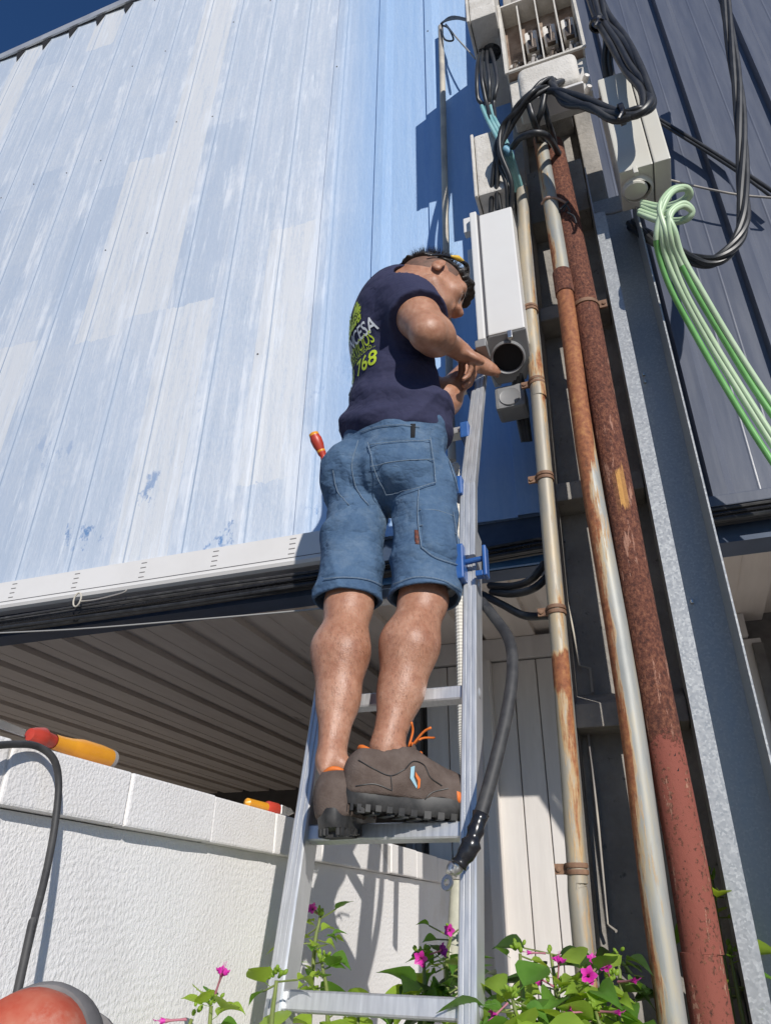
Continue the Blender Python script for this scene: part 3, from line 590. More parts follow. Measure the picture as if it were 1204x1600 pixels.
q.tube([s2 + V(-.01, -.005, .008), s2 + V(.022, -.012, .028)], 0.004, 6, True, 0)
one('wire_tie', q, 'rubber', 'dark twisted wire tie between the two pipe tops', 'wire')
# ---- galvanised channel
ch = thing('steel_channel', 'tall galvanised steel channel with bright edges right of the rusty pipe', 'steel channel', (0.165, 1.86, 0))
CT = 3.99
WY = FY + 0.135
MB().box(0.095, 0.130, FY - 0.012, FY - 0.008, 0, CT - 0.26).obj('lip', 'galv', ch)
MB().box(0.091, 0.095, FY - 0.012, WY + 0.004, 0, CT).obj('flange', 'galv', ch)
MB().box(0.095, 0.229, WY, WY + 0.004, 0, CT - 0.02).obj('web', 'galv', ch)
MB().box(0.229, 0.2335, FY - 0.020, WY + 0.004, 0, CT - 0.19).obj('flange', 'galv', ch)
q = MB(); q.tube([V(0.097, FY + 0.03, 3.78), V(0.16, FY + 0.015, 3.74), V(0.227, FY + 0.0, 3.735)], 0.0055, 8, True, 3); q.obj('tie_bar', 'grey_plastic', ch)
for zz in (3.09, 3.06, 2.30): MB().box(0.150, 0.158, WY - 0.008, WY - 0.0005, zz, zz + 0.012).obj('bolt', 'steel', ch, bevel=0.002)

# ---- boxes on the pole
def lid_box(t, x0, x1, y0, y1, z0, z1, m, bev=0.006, name='body'):
    return MB().box(x0, x1, y0, y1, z0, z1).obj(name, m, t, bevel=bev)
def ring(r0, r1, h0, h1): return [(r0, h0), (r1, h0), (r1, h1), (r0, h1), (r0, h0)]
# white meter box the man works on
wb_ = thing('white_meter_box', 'tall white meter box with grey open bottom that the man reaches into', 'electrical box', (-0.25, 1.75, 3.16))
lid_box(wb_, -0.293, -0.176, 1.70, 1.93, 3.168, 3.742, 'white_box', 0.005)
lid_box(wb_, -0.325, -0.300, 1.69, 1.94, 3.150, 3.758, 'white_box', 0.005, 'lid')
MB().box(-0.3005, -0.2925, 1.70, 1.93, 3.165, 3.748).obj('lid_seal', 'mark', wb_)
MB().box(-0.355, -0.326, 1.72, 1.75, 3.70, 3.775).obj('hinge', 'white_box', wb_, bevel=0.004)
MB().box(-0.349, -0.326, 1.73, 1.77, 3.42, 3.62).obj('hinge', 'white_box', wb_, bevel=0.006)
MB().box(-0.335, -0.300, 1.69, 1.76, 3.12, 3.15).obj('latch', 'grey_plastic', wb_, bevel=0.004)
MB().box(-0.232, -0.216, 1.694, 1.71, 3.135, 3.165).obj('latch', 'steel', wb_, bevel=0.003)
# grey bottom: a sloping collar plate with a round mouth, and a cup behind it
nd = V(0, -.5, -.866); sl_ = V(0, .866, -.5); P0 = V(-.247, 1.704, 3.165)
def on_plate(x, t): return V(x, P0.y + sl_.y * t, P0.z + sl_.z * t)
q = MB(); q.prism([on_plate(-.322, 0), on_plate(-.174, 0), on_plate(-.178, .10), on_plate(-.205, .165), on_plate(-.298, .165), on_plate(-.322, .10)], (0, 0, 0), -nd * .012); q.obj('collar_plate', 'grey_plastic', wb_, bevel=0.003)
oc = on_plate(-.246, .078) + nd * .001
q = MB(); q.lathe([(0.047, 0.0), (0.055, 0.0), (0.056, 0.010), (0.051, 0.014), (0.047, 0.010), (0.047, 0.0)], oc, nd, 30); q.obj('mouth_ring', 'grey_plastic', wb_, smooth='angle')
MB().lathe([(0.0, 0.001), (0.048, 0.001)], oc, nd, 28).obj('mouth', 'black', wb_)
q = MB(); q.box(-.312, -.214, 1.845, 1.93, 2.985, 3.075); q.obj('bottom_cup', 'grey_plastic', wb_, bevel=0.012)
MB().lathe([(0.0, 0.0015), (0.030, 0.0015), (0.033, 0.003), (0.035, 0.0)], (-0.263, 1.8445, 3.025), (0, -1, 0), 24).obj('knockout', 'grey_plastic', wb_, smooth='angle')
# weathered box above it
cb = thing('weathered_box', 'weathered cream box above the white meter box with cable shadows on it', 'electrical box', (-0.24, 1.8, 3.88))
lid_box(cb, -0.292, -0.178, 1.72, 1.98, 3.875, 4.235, 'old_box', 0.008)
lid_box(cb, -0.306, -0.294, 1.715, 1.985, 3.870, 4.245, 'old_box', 0.004, 'lid')
# grey box at the top left
gx = thing('upper_box', 'weathered grey box at the top left of the pole with a black cable mouth below', 'electrical box', (-0.2, 1.8, 4.91))
lid_box(gx, -0.256, -0.145, 1.64, 2.05, 4.912, 5.6, 'old_box', 0.008)
lid_box(gx, -0.270, -0.258, 1.635, 2.055, 4.906, 5.6, 'old_box', 0.004, 'lid')
MB().lathe([(0.0, -0.012), (0.034, -0.010), (0.040, -0.002), (0.044, 0.004)], (-0.20, 1.80, 4.908), (0, 0, 1), 26).obj('cable_gland', 'tape', gx, smooth=True)
# open fuse box
fb = thing('fuse_box', 'open stained fuse box with four white ceramic fuse holders at the pole top', 'fuse box', (0.02, 1.75, 4.43))
x0, x1, z0, z1, yf = -0.138, 0.174, 4.57, 5.10, 1.72
MB().box(x0, x1, 1.815, 1.829, z0, z1).obj('back', 'fuse_brown', fb)
MB().box(x0, x0 + 0.008, yf, 1.815, z0, z1).obj('side', 'old_box', fb, bevel=0.002); MB().box(x1 - 0.008, x1, yf, 1.815, z0, z1).obj('side', 'old_box', fb, bevel=0.002)
MB().box(x0 + 0.008, x1 - 0.008, yf, 1.815, z0, z0 + 0.012).obj('floor', 'fuse_brown', fb); MB().box(x0 + .008, x1 - .008, yf, 1.815, z1 - 0.01, z1).obj('roof', 'old_box', fb)
q = MB(); q.box(x0 - .006, x0 + .006, yf - .01, yf - 0.0005, z0 - .006, z1); q.box(x1 - .006, x1 + .006, yf - .01, yf - .0005, z0 - .006, z1); q.box(x0 + .006, x1 - .006, yf - .010, yf - .0005, z0 - .006, z0 + .008); q.obj('front_frame', 'old_box', fb, bevel=0.002)
for k in range(1, 4):
    x = x0 + (x1 - x0) * k / 4; MB().box(x - .003, x + .003, yf + .012, 1.814, z0 + .012, z1 - .01).obj('divider', 'old_box', fb)
for k in range(4):
    x = x0 + (x1 - x0) * (k + .5) / 4; zb = z0 + (.08 if k == 0 else .20)
    h = MB().box(x - .027, x + .027, 1.775, 1.814, zb, zb + (.08 if k == 0 else .16)).obj('fuse_holder', 'ceramic', fb, bevel=0.008)
    q = MB(); q.box(x - .017, x + .017, 1.755, 1.774, zb - .01, zb + .06); q.box(x - .006, x + .006, 1.745, 1.756, zb + .05, zb + .10); q.tube([V(x, 1.76, zb + .10), V(x + .004, 1.735, zb + .06), V(x, 1.76, zb + .0)], .006, 8, True, 3); q.box(x - .010, x + .010, 1.74, 1.75, zb + .085, zb + .10)
    if k: q.obj('contact_clip', 'fuse_metal', h, bevel=0.002)
    q = MB()
    for s_ in range(5): q.lathe([(0, .012), (.009, .010), (.012, 0.0), (.010, -.02)], (x + (s_ - 2) * .011, 1.775 + .010 * (s_ % 2), z0 + .11 + .022 * (s_ % 3)), (0.3 * (s_ - 2), -1, .2), 10)
    q.tube([V(x - .022, 1.80, z0 + .02), V(x - .012, 1.765, z0 + .08), V(x - .004, 1.775, z0 + .15), V(x, 1.79, z0 + .19)], .008, 8, True, 3); q.tube([V(x + .018, 1.80, z0 + .03), V(x + .01, 1.77, z0 + .10), V(x + .012, 1.79, z0 + .17)], .007, 8, True, 3)
    q.obj('terminal', 'fuse_metal' if k % 2 == 0 else 'tool_grey', fb, smooth='angle')
MB().box(x0 + .004, x1 - .002, 1.75, 1.829, 4.33, z0 - .007).obj('lower_housing', 'old_box', fb, bevel=0.006)

# rounded white cover under it
cv = thing('cable_cover', 'rounded white cover under the fuse box where the black cables come out', 'electrical cover', (0.02, 1.65, 4.17))
q = MB().box(-0.093, 0.128, 1.60, 1.699, 4.185, 4.375); q.obj('shell', 'old_box', cv, smooth='angle', bevel=0.035, bseg=5)
q = MB().box(-0.10, 0.134, 1.61, 1.698, 4.170, 4.184); q.obj('rim', 'white_trim', cv, bevel=0.006)
for zz in (4.20, 4.27):
    MB().lathe([(0, .016), (.010, .014), (.012, 0), (.012, -.012)], (0.148, 1.66, zz), (0.5, -1, 0), 10).obj('bolt', 'ceramic', cv, smooth='angle')
q = MB(); q.tube([V(0.12, 1.69, 4.15), V(0.17, 1.69, 4.165), V(0.205, 1.70, 4.175)], .006, 8, True, 3); q.box(0.19, 0.20, 1.68, 1.70, 4.17, 4.22); q.obj('rusty_bracket', 'rust_clamp', cv)
# cream meter box on the right
mx_ = thing('cream_meter_box', 'cream meter box right of the pole with a round cable mouth and green cables below', 'electrical box', (0.27, 1.73, 3.70))
lid_box(mx_, 0.186, 0.292, 1.66, 1.82, 3.70, 4.238, 'cream_box', 0.005)
lid_box(mx_, 0.2945, 0.346, 1.655, 1.825, 3.695, 4.245, 'cream_box', 0.005, 'lid')
MB().box(0.2925, 0.2945, 1.663, 1.82, 3.70, 4.235).obj('lid_seal', 'mark', mx_)
MB().box(0.228, 0.243, 1.653, 1.668, 3.672, 3.705).obj('latch', 'cream_box', mx_, bevel=0.003)
q = MB(); q.lathe([(0.052, 0.004), (0.050, -0.012), (0.043, -0.020), (0.040, -0.016), (0.040, 0.0)], (0.240, 1.738, 3.70), (0, 0, 1), 28); q.obj('mouth_ring', 'cream_box', mx_, smooth='angle')
MB().lathe([(0.0, 0.0), (0.041, 0.0)], (0.240, 1.738, 3.6985), (0, 0, 1), 24).obj('mouth', 'black', mx_)
q = MB(); q.lathe([(0.0, -0.020), (0.036, -0.019), (0.039, -0.014), (0.037, -0.006)], (0.232, 1.728, 3.695), (0.06, -0.10, 1), 26); q.obj('mouth_plug', 'cream_box', mx_, smooth='angle')

# ---- beige conduit on the blue facade
cn = [at(688, 42, 2.185), at(691, 130, 2.185), at(693, 220, 2.185), at(695, 310, 2.185), at(697, 400, 2.185), at(701, 560, 2.185), at(706, 720, 2.185)]
one('conduit', MB().tube(cn, 0.0155, 14, True, 2), 'conduit', 'slim beige conduit running up the blue facade behind the head of the man', 'conduit', smooth='angle')

# ---- cables
def loose(pts, k, amp):
    g = random.Random(k * 7 + 3); n = len(pts)
    return [p + V(g.uniform(-1, 1), g.uniform(-1, 1) * 1.2, g.uniform(-1, 1)) * amp * (0.4 if i in (0, n - 1) else 1) for i, p in enumerate(pts)]
def cable(name, pts, r, m, label, cat='cable', group=None, seg=9, sub=5):
    return one(name, MB().tube(pts, r, seg, True, sub), m, label, cat, group, smooth='angle')
def pp(*a): return [at(x, y, Y) for x, y, Y in a]
cable('thin_cable', pp((687, 44, 2.18), (690, 36, 2.17), (700, 31, 2.12), (716, 29, 2.05), (733, 33, 1.98)), 0.0065, 'rubber', 'thin black cable from the conduit top into the upper grey box')
cable('thin_cable', pp((688, 46, 2.17), (695, 62, 2.15), (708, 62, 2.14), (700, 44, 2.15), (690, 38, 2.17), (705, 26, 2.1), (735, 31, 1.97)), 0.005, 'rubber', 'thin looped black cable at the top of the beige conduit')
cable('grey_wire', pp((696, 38, 2.15), (712, 58, 2.12), (730, 78, 2.1), (742, 92, 2.1)), 0.0045, 'wire_grey', 'thin pale wire running down right from the conduit top', 'wire')
# bundle out of the upper box
for k, (a, b_) in enumerate([(748, 764), (756, 770), (762, 777), (767, 782)]):
    s = (-1 if k < 2 else 1)
    cable('hanging_cable', loose(pp((752 + k * 4, 72, 1.80), (747 + k * 8, 95, 1.72), (744 + k * 11, 125, 1.70), (748 + k * 8, 150, 1.72), (757 + k * 4, 166, 1.74), (762 + k * 4, 190, 1.72)), k + 40, .008), 0.0085, 'rubber',
          ('leftmost', 'second', 'third', 'rightmost')[k] + ' black cable of the bulging loop under the upper grey box', group='black loop cables under the upper box')
for k in range(3):
    cable('teal_cable', pp((752 + k * 7, 166, 1.735), (760 + k * 6, 185, 1.72), (772 + k * 6, 208, 1.70), (786 + k * 5, 235, 1.68), (796 + k * 4, 258, 1.72), (806 + k * 5, 300, 1.80)), 0.008, 'teal_cable',
          ('left', 'middle', 'right')[k] + ' faded teal cable running down into the slim pipe top', group='teal cables into the slim pipe')
q = MB(); p = at(791, 240, 1.675); q.tube([p + V(-.016, 0, .016), p + V(-.002, -.012, .004), p + V(.012, -.004, -.012)], [.010, .017, .013], 10, True, 3); q.tube([p + V(.002, -.008, .004), p + V(.02, -.012, .006)], [.009, .004], 8, True, 0)
one('tape_knot', q, 'teal_tape', 'blue tape knot round the teal cables above the slim pipe', 'tape', smooth='angle')
# big bundle from the cover down to the white box
for k in range(5):
    e = k * 7
    cable('feeder_cable', loose(pp((880 - k * 3, 126, 1.60), (860 - k * 4, 131, 1.57), (833 - k * 2, 147, 1.56), (812 - k * 3, 172, 1.58), (795 - k * 3, 200, 1.62), (780 - k * 2 + k, 240, 1.66), (768 + e * .9, 285, 1.71), (768 + e * 1.1, 330, 1.77)), k, .013), (.0095, .008, .0088, .0078, .0092)[k], 'rubber',
          ('leftmost', 'second', 'middle', 'fourth', 'rightmost')[k] + ' black cable of the five sweeping from the cover to the white meter box', group='black feeder cables to the white meter box')
cable('feeder_cable', pp((800, 230, 1.66), (812, 216, 1.62), (832, 208, 1.60), (850, 210, 1.62), (862, 222, 1.68), (872, 240, 1.76)), 0.0115, 'rubber', 'thick black cable arching over the pipe tops')
cable('feeder_cable', pp((826, 165, 1.58), (832, 185, 1.60), (838, 205, 1.66), (842, 225, 1.77)), 0.012, 'rubber', 'black cable dropping into the thick grey pipe')
cable('feeder_cable', pp((850, 150, 1.58), (845, 175, 1.60), (838, 195, 1.64), (848, 225, 1.76), (852, 240, 1.79)), 0.012, 'rubber', 'black cable dropping in behind the thick grey pipe top')
cable('feeder_cable', pp((846, 150, 1.60), (856, 190, 1.66), (864, 215, 1.74), (868, 240, 1.80)), 0.0105, 'rubber', 'black cable dropping into the flaking pipe top')
# bundle to the right: from the cover round a loop and up
for k in range(4):
    o_ = (k - 1.5)
    cable('loop_cable', loose(pp((850 + 4 * k, 140 - 5 * k, 1.58), (880, 152 + 4 * o_, 1.55), (920, 165 + 5 * o_, 1.53), (960, 176 + 4.5 * o_, 1.52), (995, 178 + 2.5 * o_, 1.52), (1012 + o_ * 2.5, 165 - o_ * 2, 1.53), (1010 + o_ * 5, 140, 1.55), (990 + o_ * 6, 105 - o_ * 3, 1.58), (965 + o_ * 6, 65 - o_ * 3, 1.62), (938 + o_ * 5, 25 - o_ * 2, 1.66), (922 + o_ * 5, -20, 1.70)), k + 20, .009), (.0125, .0115, .013, .012)[k], 'rubber',
          ('innermost', 'second', 'third', 'outermost')[k] + ' thick black cable of the loop in front of the cream meter box', group='thick black loop cables at the cream box')
for k in range(2):
    cable('loop_cable', pp((948 + k * 9, 125, 1.74), (944 + k * 8, 95, 1.70), (946 + k * 8, 60, 1.66), (935 + k * 10, 25, 1.66), (925 + k * 10, -20, 1.68)), 0.0125, 'rubber', 'thick black cable running up behind the loop by the fuse box', group='black risers by the fuse box')
for (px, py, Y, ln) in ((970, 172, 1.51, .05), (933, 32, 1.64, .04)):
    p = at(px, py, Y); q = MB(); q.lathe([(.026, -.008), (.034, -.007), (.034, .007), (.026, .008)], p + V(0, .015, 0), (1, 0, .1) if py > 100 else (.3, -.2, 1), 14); q.tube([p + V(0, -.016, -.02), p + V(-.004, -.02, -.045), p + V(-.016, -.018, -.065)], .006, 8, True, 3)
    one('cable_tie', q, 'tape', 'black cable tie binding the loop in front of the cream box' if py > 100 else 'black tie binding the risers beside the fuse box', 'cable tie')
# twisted drop loop at the right
tw = pp((1128, -30, 1.86), (1140, 60, 1.86), (1152, 140, 1.86), (1158, 220, 1.86), (1160, 300, 1.86), (1160, 350, 1.86), (1145, 385, 1.86), (1115, 408, 1.86), (1080, 405, 1.87), (1045, 388, 1.88), (1010, 368, 1.90), (985, 350, 1.95))
tws = catmull(tw, 8)
for k in range(4):
    pts = []
    for i, p in enumerate(tws):
        a = i * 0.17 + k * math.pi / 2; d_ = (tws[min(i + 1, len(tws) - 1)] - tws[max(i - 1, 0)]).normalized(); n1 = d_.cross(V(0, 1, 0)).normalized(); n2 = d_.cross(n1)
        pts.append(p + (n1 * math.cos(a) + n2 * math.sin(a)) * 0.0115)
    one('twisted_cable', MB().tube(pts, 0.0105, 8, True, 0), 'rubber', 'black strand of the twisted cable loop hanging in front of the grey facade', 'cable', 'strands of the twisted cable loop', smooth='angle')
cable('wall_cable', pp((1028, 186, 2.18), (1060, 205, 2.18), (1110, 236, 2.18), (1160, 268, 2.17), (1215, 305, 2.16)), 0.008, 'rubber', 'thin black cable crossing the grey facade from the cream box')
cable('wall_cable', pp((1030, 192, 2.18), (1062, 212, 2.18), (1112, 243, 2.18), (1162, 276, 2.17), (1215, 316, 2.16)), 0.006, 'rubber', 'thinner black cable just below the one crossing the grey facade')
cable('grey_wire', pp((1048, 282, 2.15), (1090, 292, 2.15), (1150, 304, 2.15), (1215, 310, 2.15)), 0.0045, 'conduit', 'thin pale wire crossing the grey facade to the right edge', 'wire')
# green cables
for k in range(5):
    o_ = k - 2; lp = [(1066, 300), (1076, 308), (1058, 297), (1072, 334), (1066, 324)][k]; g_ = 1 + .12 * math.sin(k * 2.3)
    j_ = k - 3
    head = [(1002, 316 + 4 * k, 1.76), (1030, 322 + 5 * k, 1.73), (1056, 317 + 4 * k, 1.70), (1073 + 2 * k, 305 + k, 1.67), (1069 + k, 295 - k, 1.64), (1051 - 2 * k, 300 - 2 * k, 1.62), (1035 - 2 * k, 324, 1.62)] if k < 3 else [(998, 330 + 4 * j_, 1.76), (1025, 339 + 6 * j_, 1.73), (1052, 344 + 4 * j_, 1.70), (1073, 341 + 2 * j_, 1.67), (1079 + 2 * j_, 329, 1.65), (1066, 321 - 3 * j_, 1.63), (1047 - 3 * j_, 334, 1.62)]
    P = pp(*(head + [(1025 + 7 * k, 362, 1.64), (1030 + 9 * k, 400, 1.69), (1050 + 11 * k * g_, 455, 1.75), (1088 + 13 * k * g_, 530, 1.83), (1133 + 14 * k * g_, 607, 1.90), (1190 + 15 * k * g_, 697, 1.96), (1275 + 16 * k, 825, 2.02)]))
    t = thing('green_cable', ('leftmost', 'second', 'middle', 'fourth', 'rightmost')[k] + ' green cable of the five looping out of the cream meter box', 'cable', P[0], 'green cables from the cream meter box')
    cm = catmull(loose(P, k + 60, .002), 6); cut = 44 + 2 * k
    MB().tube(cm[:cut + 1], 0.0088, 10, True, 0).obj('faded_end', 'pale_green_cable', t, smooth='angle')
    MB().tube(cm[cut:], 0.0092, 10, True, 0).obj('sheath', 'green_cable' if k in (0, 3) else 'pale_green_cable', t, smooth='angle')
# bundles under both facades
for k in range(9):
    z = 2.62 + (k % 3) * 0.017 + rnd.uniform(-.004, .004); y = D - 0.045 - (k // 3) * 0.016
    pts = [V(-8 + j * .8, y + rnd.uniform(-.006, .006), z - 0.012 * math.sin(j * 1.1 + k) * (1 if j < 9 else .6) - (0.05 if j < 6 else 0.0) * (1 if k % 2 else .3)) for j in range(10)] + [V(-0.5, y, z), V(-0.2, y, z + .01), V(0.3, y, z + .02), V(0.9, y, z + .02), V(2.0, y, z + .02)]
    one('bundle_cable', MB().tube(pts, rnd.choice((.006, .0075, .009)), 7, True, 4), ('rubber', 'tape', 'rubber_dusty')[k % 3], 'black cable in the bundle under the facade trim', 'cable', 'black cables bundled along the facade bottom', smooth='angle')
cable('thin_wire', pp((-20, 990, 2.1), (120, 983, 2.1), (260, 972, 2.1), (380, 962, 2.1), (470, 954, 2.1), (560, 945, 2.1)), 0.0032, 'wire_grey', 'thin sagging wire crossing under the blue facade in front of the soffit', 'wire')
q = MB(); p = at(121, 937, 2.12); q.tube([p + V(.018 * math.cos(a), 0, .03 * math.sin(a)) for a in [i * math.pi / 5 for i in range(11)]], .0035, 7, False, 3); q.tube([p + V(.018, 0, -.01), p + V(.10, 0.0, -.012), p + V(.22, .0, .0), p + V(.24, 0, .012)], .003, 6, True, 3)
one('cable_hook', q, 'conduit', 'pale ring tie round the cable bundle under the white trunking', 'cable tie', smooth='angle')
for k, pts in enumerate([[(765, 915, 2.2), (800, 916, 2.05), (830, 905, 1.95), (850, 880, 1.95)], [(768, 925, 2.2), (800, 928, 2.03), (832, 920, 1.95), (856, 900, 1.95)], [(752, 928, 2.2), (785, 945, 2.1), (820, 962, 1.97), (860, 962, 1.95)]]):
    cable('drop_cable', pp(*pts), 0.012, 'rubber', ['upper thick black cable sagging to the pole beside the ladder', 'second thick black cable sagging to the pole beside the ladder', 'lowest thick black cable sagging to the pole below the blue ladder hook'][k])
cable('thin_wire', pp((870, 870, 1.99), (885, 940, 1.99), (896, 990, 1.99), (905, 1040, 1.99), (921, 1044, 1.99), (925, 1082, 1.99)), 0.0035, 'conduit', 'thin white wire on the web of the pole with a small step in it', 'wire', sub=1)
cable('thin_wire', pp((913, 1105, 1.99), (925, 1200, 1.99), (935, 1300, 1.99), (948, 1444, 1.99), (962, 1455, 1.97)), 0.0035, 'conduit', 'thin white wire low on the web of the pole, ending in leaves', 'wire', sub=1)
# extra cables into the lower part of the white box
for k in range(3):
    cable('riser_cable', pp((806 + 4 * k, 560, 1.80), (804 + 5 * k, 600, 1.86), (808 + 6 * k, 640, 1.93), (818 + 4 * k, 690, 1.98)), 0.011, 'rubber', 'black cable dropping behind the white meter box bottom', group='black cables behind the meter box bottom')

# ================================================================== the ladder
S = 0.28; LN1, LN2 = R(11.5), R(24)
def lad(k):
    if k <= 4: return 1.38 + k * S * math.sin(LN1), 1.425 + k * S * math.cos(LN1)
    return 1.38 + 4 * S * math.sin(LN1) + (k - 4) * S * math.sin(LN2), 1.425 + 4 * S * math.cos(LN1) + (k - 4) * S * math.cos(LN2)
ldr = thing('ladder', 'aluminium extension ladder the man stands on, blue plastic caps at the top', 'ladder', (-0.52, 1.09, 0))
XL0, XL1, XR0, XR1 = -0.712, -0.680, -0.366, -0.334
def rail(x0, x1, ks, dy0, dy1, name='rail'):
    """extruded rail with two shallow grooves in its front face"""
    w_ = x1 - x0; prof = [(0, 0.003), (0.003, 0), (w_ * .28, 0), (w_ * .30, .002), (w_ * .36, .002), (w_ * .38, 0), (w_ * .62, 0), (w_ * .64, .002), (w_ * .70, .002), (w_ * .72, 0), (w_ - .003, 0), (w_, .003), (w_, dy1 - dy0), (0, dy1 - dy0)]
    q = MB(); n = len(prof)
    for k in ks:
        y, z = lad(k); L = LN1 if k < 4 else (LN2 if k > 4 else (LN1 + LN2) / 2)
        for a, b in prof: q.v.append((x0 + a, y + (b + dy0) * math.cos(L), z - (b + dy0) * math.sin(L)))
    for j in range(len(ks) - 1):
        q.f += [(j * n + i, j * n + (i + 1) % n, (j + 1) * n + (i + 1) % n, (j + 1) * n + i) for i in range(n)]
    q.f += [tuple(range(n))[::-1], tuple(range((len(ks) - 1) * n, len(ks) * n))]
    return q.obj(name, 'alu', ldr)
for a, b in ((XL0, XL1), (XR0, XR1)):
    rail(a, b, [-5.2, 3.55], -0.028, 0.030)
    rail(a - 0.004, b + 0.004, [3.18, 4, 6.35], -0.056, -0.0285)
def rung(k, upper):
    y, z = lad(k); L = LN1 if k < 4 else LN2; dy = -0.042 if upper else 0.0
    pr_ = [(-.016, -.013), (-.013, -.016), (.013, -.016), (.016, -.010), (.016, .012), (.013, .015), (-.013, .015), (-.016, .012)]
    top = [(.010 - .0045 * i, .0165 if i % 2 == 0 else .0150) for i in range(5)]
    pr_ = pr_[:5] + [(.013, .0150)] + top + [(-.013, .0150), (-.016, .012)]
    q = MB(); poly = [(XL1 - .002, y + dy * math.cos(L) + a * math.cos(L) + b * math.sin(L), z - dy * math.sin(L) - a * math.sin(L) + b * math.cos(L)) for a, b in pr_]
    q.prism(poly, (XL1 - .002, 0, 0), (XR0 + .002, 0, 0)); return q.obj('rung', 'alu', ldr)
for k in range(-5, 4): rung(k, False)
for k in (4, 5, 6): rung(k, True)
for k in (4, 5, 6):
    for x in (XR0 - .020, XL1 - .006):
        y, z = lad(k); MB().box(x, x + .026, y - .072, y - .018, z - .022, z + .032).obj('end_cap', 'blue_plastic', ldr, bevel=0.004)
y3, z3 = lad(3.18); bl = MB().box(XR0 - .012, XR0 + .012, y3 - .075, y3 - .020, z3 - .055, z3 + .035).obj('guide_bracket', 'blue_plastic', ldr, bevel=0.004)
q = MB(); q.tube([V(XR0 + .01, y3 - .052, z3 - .006), V(XR1 + .026, y3 - .052, z3 - .002)], .007, 12, True, 0); q.box(XR1 + .024, XR1 + .033, y3 - .068, y3 - .036, z3 - .052, z3 + .026); q.box(XR1 + .004, XR1 + .024, y3 - .064, y3 - .040, z3 - .05, z3 - .036)
q.obj('lock_lever', 'blue_plastic', ldr, bevel=0.003)
for k in (-4, -3, -2, -1, 0, 1, 2, 3):
    y, z = lad(k)
    MB().lathe([(0, .004), (.007, .003), (.011, .001), (.012, 0)], (XR1 + .0005, y, z), (1, 0, 0), 12).obj('rivet', 'alu', ldr, smooth=True)
for x in (XL0, XR0):
    y, z = lad(-5.2); MB().box(x - .004, x + .036, y - .035, y + .036, 0.0, 0.07).obj('foot', 'rubber', ldr, bevel=0.006)

